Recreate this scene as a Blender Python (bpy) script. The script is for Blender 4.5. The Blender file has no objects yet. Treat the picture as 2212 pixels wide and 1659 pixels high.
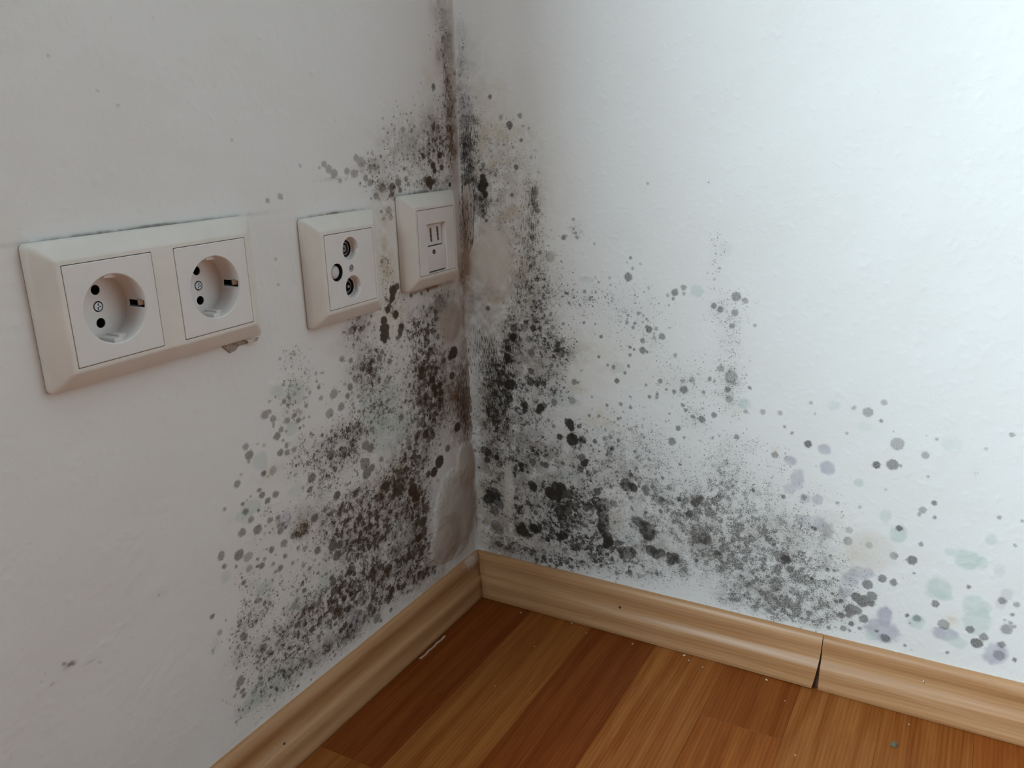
import bpy, bmesh, math, random
import numpy as np
from mathutils import Matrix, Vector

scene = bpy.context.scene
COL = scene.collection
MM = 0.001

# ------------------------------------------------------------------ camera
cam_data = bpy.data.cameras.new('camera')
cam = bpy.data.objects.new('camera', cam_data)
COL.objects.link(cam)
_r = (0.8722511666, 0.4882289107, -0.0284681081)      # right
_d = (0.1161044375, -0.2632708082, -0.9577098941)     # down
_f = (-0.4750764802, 0.8320582986, -0.2863238126)     # forward
cam.matrix_world = Matrix(((_r[0], -_d[0], -_f[0], 0.431314421),
                           (_r[1], -_d[1], -_f[1], -0.670984224),
                           (_r[2], -_d[2], -_f[2], 0.465398823),
                           (0, 0, 0, 1)))
cam_data.sensor_fit = 'HORIZONTAL'
cam_data.sensor_width = 36.0
cam_data.lens = 1818.1714 / 2212 * 36.0
cam_data.clip_start = 0.01
scene.camera = cam

# ------------------------------------------------------------------ light
world = bpy.data.worlds.new('world')
scene.world = world
world.use_nodes = True
world.node_tree.nodes['Background'].inputs[0].default_value = (0.75, 0.87, 1.0, 1)
world.node_tree.nodes['Background'].inputs[1].default_value = 0.02

# daylight of an overcast sky coming through the window in the left wall
WIN_Y0, WIN_Y1, WIN_Z0, WIN_Z1 = -2.05, -0.68, 0.45, 2.1
REVEAL = 0.125
sky = bpy.data.lights.new('window_daylight', 'AREA')
sky.shape = 'RECTANGLE'
sky.size = WIN_Z1 - WIN_Z0
sky.size_y = WIN_Y1 - WIN_Y0
sky.energy = 118
sky.color = (0.74, 0.92, 1.0)
sky_o = bpy.data.objects.new('window_daylight', sky)
COL.objects.link(sky_o)
sky_o.location = (-REVEAL - 0.02, (WIN_Y0 + WIN_Y1) / 2, (WIN_Z0 + WIN_Z1) / 2)
sky_o.rotation_euler = (0, math.radians(-90), 0)

# added fill light for the right wall, in an invented window behind the viewer
FILL_WIN = (0.08, 0.80, 0.7, 2.1)
back_fill = bpy.data.lights.new('back_fill_light', 'AREA')
back_fill.shape = 'RECTANGLE'
back_fill.size = FILL_WIN[1] - FILL_WIN[0]
back_fill.size_y = FILL_WIN[3] - FILL_WIN[2]
back_fill.energy = 24
back_fill.color = (0.76, 0.93, 1.0)
back_fill_o = bpy.data.objects.new('back_fill_light', back_fill)
COL.objects.link(back_fill_o)
back_fill_o.location = ((FILL_WIN[0] + FILL_WIN[1]) / 2, -3.46, (FILL_WIN[2] + FILL_WIN[3]) / 2)
back_fill_o.rotation_euler = (math.radians(90), 0, 0)

vs = scene.view_settings
vs.view_transform = 'Standard'
vs.look = 'None'
vs.gamma = 1.0
vs.use_curve_mapping = False
vs.exposure = 0.0
scene.cycles.max_bounces = 10
scene.cycles.diffuse_bounces = 6

# ------------------------------------------------------------------ helpers
def new_obj(name, me, mat=None, parent=None, **props):
    o = bpy.data.objects.new(name, me)
    COL.objects.link(o)
    if mat is not None:
        o.data.materials.append(mat)
    if parent is not None:
        o.parent = parent
    for k, v in props.items():
        o[k] = v
    return o

def bm_obj(name, bm, mat, parent=None, smooth=35, **props):
    """links a bmesh (in millimetres) as one mesh object in metres"""
    bmesh.ops.remove_doubles(bm, verts=bm.verts, dist=1e-4)
    bmesh.ops.recalc_face_normals(bm, faces=bm.faces)
    bmesh.ops.scale(bm, vec=(MM, MM, MM), verts=bm.verts)
    me = bpy.data.meshes.new(name)
    bm.to_mesh(me)
    bm.free()
    if smooth:
        me.polygons.foreach_set('use_smooth', [True] * len(me.polygons))
        me.set_sharp_from_angle(angle=math.radians(smooth))
    return new_obj(name, me, mat, parent, **props)

def thing(name, label, cat, group=None, matrix=None):
    o = bpy.data.objects.new(name, None)
    o.empty_display_size = 0.02
    COL.objects.link(o)
    if matrix is not None:
        o.matrix_world = matrix
    o['label'] = label
    o['category'] = cat
    if group:
        o['group'] = group
    return o

def add_box(bm, x0, x1, y0, y1, z0, z1, bevel=0.0, seg=1):
    r = bmesh.ops.create_cube(bm, size=1.0)
    for v in r['verts']:
        v.co = Vector((x0 + (v.co.x + .5) * (x1 - x0), y0 + (v.co.y + .5) * (y1 - y0), z0 + (v.co.z + .5) * (z1 - z0)))
    if bevel:
        es = list({e for v in r['verts'] for e in v.link_edges})
        bmesh.ops.bevel(bm, geom=es, offset=bevel, segments=seg, affect='EDGES', profile=0.5)

def ring(cx, cy, r, n, z=0.0, a0=0.0):
    return [(cx + r * math.cos(a0 + 2 * math.pi * i / n), cy + r * math.sin(a0 + 2 * math.pi * i / n), z) for i in range(n)]

def rrect(x0, x1, y0, y1, r, z, n=5):
    pts = []
    for cx, cy, a in ((x1 - r, y1 - r, 0), (x0 + r, y1 - r, 90), (x0 + r, y0 + r, 180), (x1 - r, y0 + r, 270)):
        for i in range(n):
            t = math.radians(a + 90 * i / (n - 1))
            pts.append((cx + r * math.cos(t), cy + r * math.sin(t), z))
    return pts

def loft(bm, loops, close_last=False, close_first=False):
    L = [[bm.verts.new(p) for p in lp] for lp in loops]
    n = len(L[0])
    for a, b in zip(L, L[1:]):
        for i in range(n):
            bm.faces.new((a[i], a[(i + 1) % n], b[(i + 1) % n], b[i]))
    if close_last:
        bm.faces.new(L[-1])
    if close_first:
        bm.faces.new(list(reversed(L[0])))
    return L

def fill(bm, loops):
    """flat plate between an outer loop and its holes"""
    es = []
    for lp in loops:
        vs_ = [bm.verts.new(p) for p in lp]
        for i in range(len(vs_)):
            es.append(bm.edges.new((vs_[i], vs_[(i + 1) % len(vs_)])))
    bmesh.ops.triangle_fill(bm, use_beauty=True, use_dissolve=False, edges=es)

# ------------------------------------------------------------------ node helpers
class NT:
    def __init__(self, name):
        self.m = bpy.data.materials.new(name)
        self.m.use_nodes = True
        self.t = self.m.node_tree
        self.b = self.t.nodes['Principled BSDF']
    def n(self, typ, **kw):
        nd = self.t.nodes.new(typ)
        for k, v in kw.items():
            setattr(nd, k, v)
        return nd
    def l(self, a, b):
        self.t.links.new(a, b)
    def val(self, sock, v):
        if isinstance(v, (int, float)):
            sock.default_value = v
        elif isinstance(v, (tuple, list)):
            sock.default_value = v
        else:
            self.l(v, sock)
    def math(self, op, a, b=None, c=None, clamp=False):
        nd = self.n('ShaderNodeMath', operation=op)
        nd.use_clamp = clamp
        self.val(nd.inputs[0], a)
        if b is not None:
            self.val(nd.inputs[1], b)
        if c is not None:
            self.val(nd.inputs[2], c)
        return nd.outputs[0]
    def ramp(self, v, a, b, lo=0.0, hi=1.0):
        nd = self.n('ShaderNodeMapRange')
        nd.interpolation_type = 'SMOOTHSTEP'
        self.val(nd.inputs[0], v)
        for i, x in enumerate((a, b, lo, hi)):
            self.val(nd.inputs[i + 1], x)
        return nd.outputs[0]
    def lin(self, v, a, b, lo=0.0, hi=1.0):
        nd = self.n('ShaderNodeMapRange')
        self.val(nd.inputs[0], v)
        for i, x in enumerate((a, b, lo, hi)):
            self.val(nd.inputs[i + 1], x)
        return nd.outputs[0]
    def mix(self, f, a, b, mode='MIX'):
        nd = self.n('ShaderNodeMix')
        nd.data_type = 'RGBA'
        nd.blend_type = mode
        self.val(nd.inputs['Factor'], f)
        self.val(nd.inputs[6], a)
        self.val(nd.inputs[7], b)
        return nd.outputs[2]
    def noise(self, vec, scale, detail=2.0, rough=0.5, dims='3D', dist=0.0):
        nd = self.n('ShaderNodeTexNoise', noise_dimensions=dims)
        self.l(vec, nd.inputs['Vector'])
        nd.inputs['Scale'].default_value = scale
        nd.inputs['Detail'].default_value = detail
        nd.inputs['Roughness'].default_value = rough
        nd.inputs['Distortion'].default_value = dist
        return nd.outputs[0]
    def vmul(self, vec, xyz):
        nd = self.n('ShaderNodeVectorMath', operation='MULTIPLY')
        self.l(vec, nd.inputs[0])
        nd.inputs[1].default_value = xyz
        return nd.outputs[0]
    def vadd(self, vec, xyz):
        nd = self.n('ShaderNodeVectorMath', operation='ADD')
        self.l(vec, nd.inputs[0])
        self.val(nd.inputs[1], xyz)
        return nd.outputs[0]
    def bump(self, h, strength, dist):
        nd = self.n('ShaderNodeBump')
        nd.inputs['Strength'].default_value = strength
        nd.inputs['Distance'].default_value = dist
        self.l(h, nd.inputs['Height'])
        self.l(nd.outputs[0], self.b.inputs['Normal'])

def plain(name, col, rough=0.5, metal=0.0, mottled=0.06, scale=0.08, bump=0.0):
    """plastic / metal / dirt with a faint procedural mottling"""
    t = NT(name)
    tc = t.n('ShaderNodeTexCoord').outputs['Object']
    p = t.vmul(tc, (1000, 1000, 1000))
    nz = t.noise(p, scale, 3.0, 0.6)
    k = t.lin(nz, 0.3, 0.7, 1 - mottled, 1 + mottled)
    c = t.n('ShaderNodeVectorMath', operation='SCALE')
    c.inputs[0].default_value = col
    t.l(k, c.inputs['Scale'])
    t.l(c.outputs[0], t.b.inputs['Base Color'])
    t.b.inputs['Roughness'].default_value = rough
    t.b.inputs['Metallic'].default_value = metal
    if bump:
        t.bump(t.noise(p, 0.9, 3.0), bump, 0.0004)
    return t.m

# ------------------------------------------------------------------ the mould and some corner shade, in wall millimetres
# spots: distance from the corner*10, height*10, radius*10, darkness; washes and clouds: centre, radii, strength
MOULD_SL = "2481,3155,11,40 2332,3155,14,40 2437,3069,10,50 2130,2954,12,40 2474,2964,14,50 2386,2931,9,50 2486,2838,20,60 2449,2800,17,75 2431,2843,14,50 2619,2877,11,50 2678,2796,33,50 2608,2743,26,50 2636,2804,19,55 2610,2707,12,50 2267,2740,18,50 2398,2704,22,60 2361,2654,23,70 2472,2689,26,45 2301,2657,9,80 2247,2646,9,80 2355,2592,11,95 2543,2642,22,50 2591,2605,30,65 2495,2613,10,50 2535,2554,12,50 2246,2511,17,50 2131,2460,17,85 2575,2475,26,65 2507,2451,24,60 2507,2506,20,50 2435,2448,23,45 2888,2627,23,45 2867,2558,33,60 2780,2613,7,85 2725,2581,14,30 2880,2516,13,60 2756,2380,22,80 2720,2343,7,90 2668,2368,34,25 3001,2396,25,55 2961,2448,11,30 3135,2263,15,45 2816,2275,18,65 2795,2229,26,70 2748,2166,24,70 2668,2183,27,60 2976,2234,15,70 2961,2169,23,65 2845,2130,12,90 2901,2258,8,70 2936,2246,6,70 2921,2092,24,50 2876,1991,34,65 3021,2035,24,55 2757,2015,20,50 2675,1997,21,55 2663,1890,27,60 2677,1936,16,60 2301,1840,33,80 2286,2167,37,75 2322,2083,26,65 2056,2274,38,70 2029,1918,34,90 2121,1793,25,70 2024,1763,27,70 2179,1853,24,70 2545,1796,26,65 2643,1778,30,50 2140,1526,34,90 2068,1498,28,90 2308,1562,31,75 2771,1787,23,70 2816,1810,7,100 3062,1898,26,60 3214,1965,21,50 1632,2203,40,65 1574,2158,40,70 1652,2049,52,60 1644,1959,48,75 1576,1983,36,70 1449,2013,26,55 1692,2089,23,60 1805,1840,33,80 1766,1862,23,70 1233,1642,61,95 1256,1705,45,90 1421,1757,42,80 1526,1694,42,80 1318,1610,33,85 1030,1561,60,100 995,1478,53,100 881,1403,32,90 836,1285,41,90 914,1190,54,95 999,1227,40,95 983,1063,46,100 900,1097,41,90 1664,1493,24,80 1730,1490,24,80 1939,1552,28,70 1777,1336,29,80 1278,3063,53,100 1290,3125,41,100 1274,3014,23,100 1054,3062,35,95 1080,3007,23,90 1111,2995,16,80 1703,3179,21,60 1682,3208,19,60 1676,3059,17,60 1828,2994,24,60 1723,2956,22,60 258,2668,61,100 308,2646,40,100 427,2634,34,90 788,2633,43,100 804,2579,33,95 701,2624,30,90 625,2498,39,100 599,2410,39,100 518,2415,39,100 502,2342,37,100 301,2452,37,95 531,2275,31,100 593,2354,28,100 613,2614,25,90 848,2368,46,75 749,2372,38,80 656,2861,25,90 581,2948,30,85 497,2877,30,80 701,2845,27,80 751,2991,19,70 250,1914,47,100 436,1761,36,85 588,1679,60,100 688,1610,49,100 779,1623,32,95 784,2020,44,95 676,1970,40,90 914,2049,33,85 746,1952,31,90 1537,2381,16,85 1566,2669,13,70 1739,2561,10,95 911,2484,15,85 973,2202,20,70 1130,2290,32,55 1278,2400,19,60 1235,2687,14,70 978,2542,22,75 1044,2419,17,80 935,2452,15,80 814,2165,33,75 882,2146,31,70 1026,2192,17,70 1063,2145,17,70 1692,2798,27,50 1759,2746,29,60 1801,2682,24,65 1668,2638,18,50 1885,2620,33,50 2027,2606,39,40 2103,2753,21,40 1960,2745,37,40 2216,2830,16,40 1497,2864,29,60 1588,2852,27,50 1364,2891,30,60 1322,2929,23,60 1229,2821,28,55 1521,2811,23,55 2875,1993,34,65 3016,2033,31,55 2743,2009,20,50 2666,1887,28,60 2518,1781,19,60 2303,1837,37,80 3220,1944,26,55 3206,1865,19,75 3069,1883,38,70 3106,1812,11,90 2770,1781,23,75 2815,1808,7,100 2990,1832,34,30 2906,1773,13,85 2879,1707,25,70 2917,1723,16,80 2845,1744,16,40 2771,1669,16,50 2709,1603,26,65 2758,1599,16,50 2650,1674,19,65 3056,1662,20,70 2994,1742,27,30 2581,1582,17,40 2472,1509,20,40 2307,1557,30,80 2436,1638,24,45 2508,1675,17,60 2095,1414,42,80 2129,1514,44,90 2055,1494,36,90 1963,1308,24,70 1935,1208,35,90 2324,1367,12,70 2493,1303,22,85 2501,1369,17,75 2957,1465,23,50 2897,1407,19,65 2893,1331,14,30 3359,1559,17,85 2996,1314,14,85 3049,1408,13,40 3118,1256,28,75 3136,1280,23,60 3185,1220,16,60 3084,1185,14,60 2924,1131,16,50 2964,1073,31,60 2811,1028,17,35 2780,1131,19,45 2605,1064,25,85 2497,1155,25,70 2547,1107,15,80 2523,969,11,80 2601,972,20,75 2632,997,15,60 2456,937,28,90 2374,939,26,80 2351,976,23,75 2390,827,21,70 2359,852,15,85 2412,1123,31,75 2350,1116,26,70 2615,1233,30,40 2576,1266,22,40 2696,911,22,75 2712,859,15,60 2812,968,14,60 2902,1016,12,60 2527,880,25,50 2135,744,24,95 2084,759,30,95 2019,714,25,95 2191,835,18,90 2067,652,19,90 2127,657,19,85 1994,594,19,85 2027,889,35,90 2149,935,48,85 2218,988,32,80 2193,1032,26,80 2192,901,27,85 2268,900,21,80 1888,776,25,60 1835,700,22,60 1860,668,19,70 1754,747,37,70 1707,690,37,60 1675,595,43,60 1625,543,20,80 1713,817,20,80 1616,718,23,75 1471,702,35,95 1442,750,38,100 1498,670,26,90 1271,708,30,85 1340,728,24,80 1475,570,20,80 2169,1211,34,85 2183,1254,26,80 2093,1208,26,80 2045,1126,32,75 1982,1005,24,80 1938,952,19,80 2125,1110,32,85 2172,1120,29,90 2061,1004,29,90 2094,1050,27,80 1807,920,25,80 1858,1014,22,70 1664,1049,51,70 1597,1061,42,65 1473,977,49,70 1324,1082,50,50 1546,929,29,70 1024,712,24,95 879,622,22,90 957,628,22,90 1094,763,18,85 775,603,22,90 994,762,21,90 3206,936,35,60 3196,858,21,70 3191,815,21,75 3198,964,23,60 3138,894,11,85 3268,867,16,40 3028,861,14,85 3014,798,17,50 2970,984,9,95 3045,951,12,60 2663,721,10,100 2787,691,12,70 2843,762,10,80 2515,645,23,80 2519,683,18,60 2671,552,13,95 2918,590,10,70 2710,697,12,60 2349,717,21,60 2292,653,18,70 2236,567,16,50 2737,630,17,40 3321,1413,20,35 3399,1317,13,30 3115,1318,9,70 3178,1336,10,60 2935,1460,16,40 3051,1506,9,90 3082,1512,9,90 3021,1495,7,90 3013,1464,8,90 3067,1487,8,95 3045,1465,6,90 3025,1508,7,90 3076,1471,6,90 3161,1410,6,80 3126,1391,7,85 3098,1369,6,80 3112,1323,6,80 3173,1331,7,80 2726,1221,9,95 2726,1239,6,95 359,5050,25,90 367,5020,13,80 375,5346,6,90 388,5458,6,80 326,5446,6,80 343,5667,6,60 345,5729,6,60 190,4714,12,95 310,4679,15,85 482,4673,20,70 470,4629,15,50 428,4397,32,100 408,4351,26,100 312,4482,30,95 298,4373,27,95 186,4376,12,90 558,4543,17,70 579,4492,17,60 849,4390,17,70 1112,4378,5,100 1113,4465,5,90 907,4921,5,80 1060,4918,5,70 980,4426,5,90 1050,4591,8,50 1030,4524,5,80 327,4501,17,90 261,4580,10,90 837,4703,25,25 396,4724,29,50 315,4715,26,50 1302,4421,24,30 1189,4407,5,90 1042,4358,5,90 502,4261,50,100 484,4213,22,100 561,4281,28,90 424,4264,25,90 180,4219,21,100 1036,4254,35,85 1042,4198,27,90 1071,4184,15,80 950,4288,32,70 930,4222,24,80 836,4306,24,60 1169,4255,39,45 1254,4198,31,40 1104,4074,31,30 1083,4015,24,30 1237,3674,19,50 1175,3748,5,70 1118,3413,45,100 1059,3437,30,95 1138,3357,33,100 1162,3327,20,100 1210,3268,33,100 1187,3293,25,95 1107,3205,38,100 1274,3187,38,100 1256,3115,41,100 1277,3050,33,100 1281,3017,25,100 1041,3086,34,100 1062,3029,29,95 1108,3004,22,85 1232,3374,13,70 1235,3525,6,60 869,3326,22,90 712,3316,19,90 618,3327,21,70 1432,3257,14,80 1583,3275,20,70 1416,3283,9,70 1692,3199,23,50 1584,3168,24,50 596,3158,9,60 641,3020,18,60 4388,1831,13,50 4357,1811,16,60 4335,1801,13,50 4396,1833,7,50 4183,1711,7,25 3731,1923,5,70 4473,1752,7,35 4528,1802,5,30 4496,1832,5,30 3366,1564,13,60 2431,4257,18,35 2310,4273,24,30 1885,4448,12,30 1786,4433,32,35 1729,4397,33,40 1832,4469,26,35 1580,4406,27,40 1501,4385,34,35 2417,3856,12,25 2421,3678,9,30 2686,4659,8,25 3592,4934,7,25 3477,4861,9,20 3839,5098,8,15 2084,4470,12,35 1668,4343,20,30 1407,4467,41,30 1458,4503,27,35 1366,4342,27,50 1313,4304,28,50"
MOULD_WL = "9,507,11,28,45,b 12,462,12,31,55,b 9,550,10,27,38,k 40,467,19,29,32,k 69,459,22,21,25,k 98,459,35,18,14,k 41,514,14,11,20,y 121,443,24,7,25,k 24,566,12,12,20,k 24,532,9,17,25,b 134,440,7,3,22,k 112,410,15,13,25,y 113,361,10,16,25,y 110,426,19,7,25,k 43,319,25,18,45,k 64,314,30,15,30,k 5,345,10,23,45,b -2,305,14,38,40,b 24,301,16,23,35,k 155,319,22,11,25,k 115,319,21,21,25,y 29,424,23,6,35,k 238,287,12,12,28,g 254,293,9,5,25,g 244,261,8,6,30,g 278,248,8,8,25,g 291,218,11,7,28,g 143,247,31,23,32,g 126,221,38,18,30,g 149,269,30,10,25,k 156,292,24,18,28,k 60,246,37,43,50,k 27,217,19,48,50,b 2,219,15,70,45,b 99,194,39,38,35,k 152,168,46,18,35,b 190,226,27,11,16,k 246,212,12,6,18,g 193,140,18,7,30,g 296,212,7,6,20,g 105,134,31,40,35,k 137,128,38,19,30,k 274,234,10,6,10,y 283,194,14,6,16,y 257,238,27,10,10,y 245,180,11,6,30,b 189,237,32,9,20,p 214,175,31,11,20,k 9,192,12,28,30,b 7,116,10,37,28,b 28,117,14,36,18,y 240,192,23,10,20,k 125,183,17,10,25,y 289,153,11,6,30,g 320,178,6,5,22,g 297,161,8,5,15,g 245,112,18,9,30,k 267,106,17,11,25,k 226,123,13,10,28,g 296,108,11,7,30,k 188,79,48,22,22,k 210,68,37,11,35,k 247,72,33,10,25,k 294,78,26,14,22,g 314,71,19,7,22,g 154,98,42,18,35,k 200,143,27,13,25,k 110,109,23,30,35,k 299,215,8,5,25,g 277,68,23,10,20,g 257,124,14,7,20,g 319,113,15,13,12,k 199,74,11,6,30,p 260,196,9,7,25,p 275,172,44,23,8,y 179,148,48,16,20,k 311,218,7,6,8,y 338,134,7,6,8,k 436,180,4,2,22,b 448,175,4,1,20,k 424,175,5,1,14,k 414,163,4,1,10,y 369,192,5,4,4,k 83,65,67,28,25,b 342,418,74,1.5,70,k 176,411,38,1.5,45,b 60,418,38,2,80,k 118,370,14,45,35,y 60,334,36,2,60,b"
MOULD_DL = "148,284,30,20,60 143,247,40,26,40 188,239,30,14,55 191,220,31,16,50 222,231,17,14,35 70,258,36,42,75 63,216,33,26,60 99,187,35,28,50 132,173,44,21,70 196,180,40,17,45 245,180,11,9,75 146,139,49,25,55 98,138,23,34,70 234,314,16,9,22 228,294,21,12,25 243,277,17,15,25 245,229,16,8,25 218,206,19,13,40 235,246,14,9,30 95,96,19,11,70 277,210,7,6,25 165,316,15,12,50 183,149,34,18,45 204,112,27,16,65 214,94,19,12,60 154,98,46,17,65 107,91,25,19,70 97,67,29,9,75 133,75,29,12,60 167,75,24,13,45 200,66,24,11,50 242,110,21,15,40 253,96,21,14,35 230,65,22,9,40 265,73,22,12,35 293,104,21,14,25 295,144,21,14,20 304,134,17,7,35 290,72,29,14,30 314,71,17,7,20 248,139,19,12,20 207,163,35,16,40 263,197,22,9,20 316,121,10,15,28 169,136,32,18,50 267,105,46,41,26 299,165,20,23,12 186,100,48,27,25 292,90,29,19,15 34,462,24,29,50 55,445,26,14,40 92,451,28,18,22 128,442,19,7,40 13,480,10,44,40 19,549,9,28,30 82,476,21,16,12 110,426,26,10,45 53,426,30,7,50 111,406,13,7,25 120,358,10,20,25 161,320,14,10,40 48,315,27,20,30 114,332,20,14,35 176,436,16,2,30 65,300,30,13,55 91,307,14,13,40"
MOULD_VL = "17,532,7,38,60 13,489,10,31,60 13,448,10,21,60 39,444,14,16,35 10,207,17,63,80 26,226,19,47,40 56,220,29,40,35 3,383,5,36,60 2,316,10,38,40"
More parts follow.
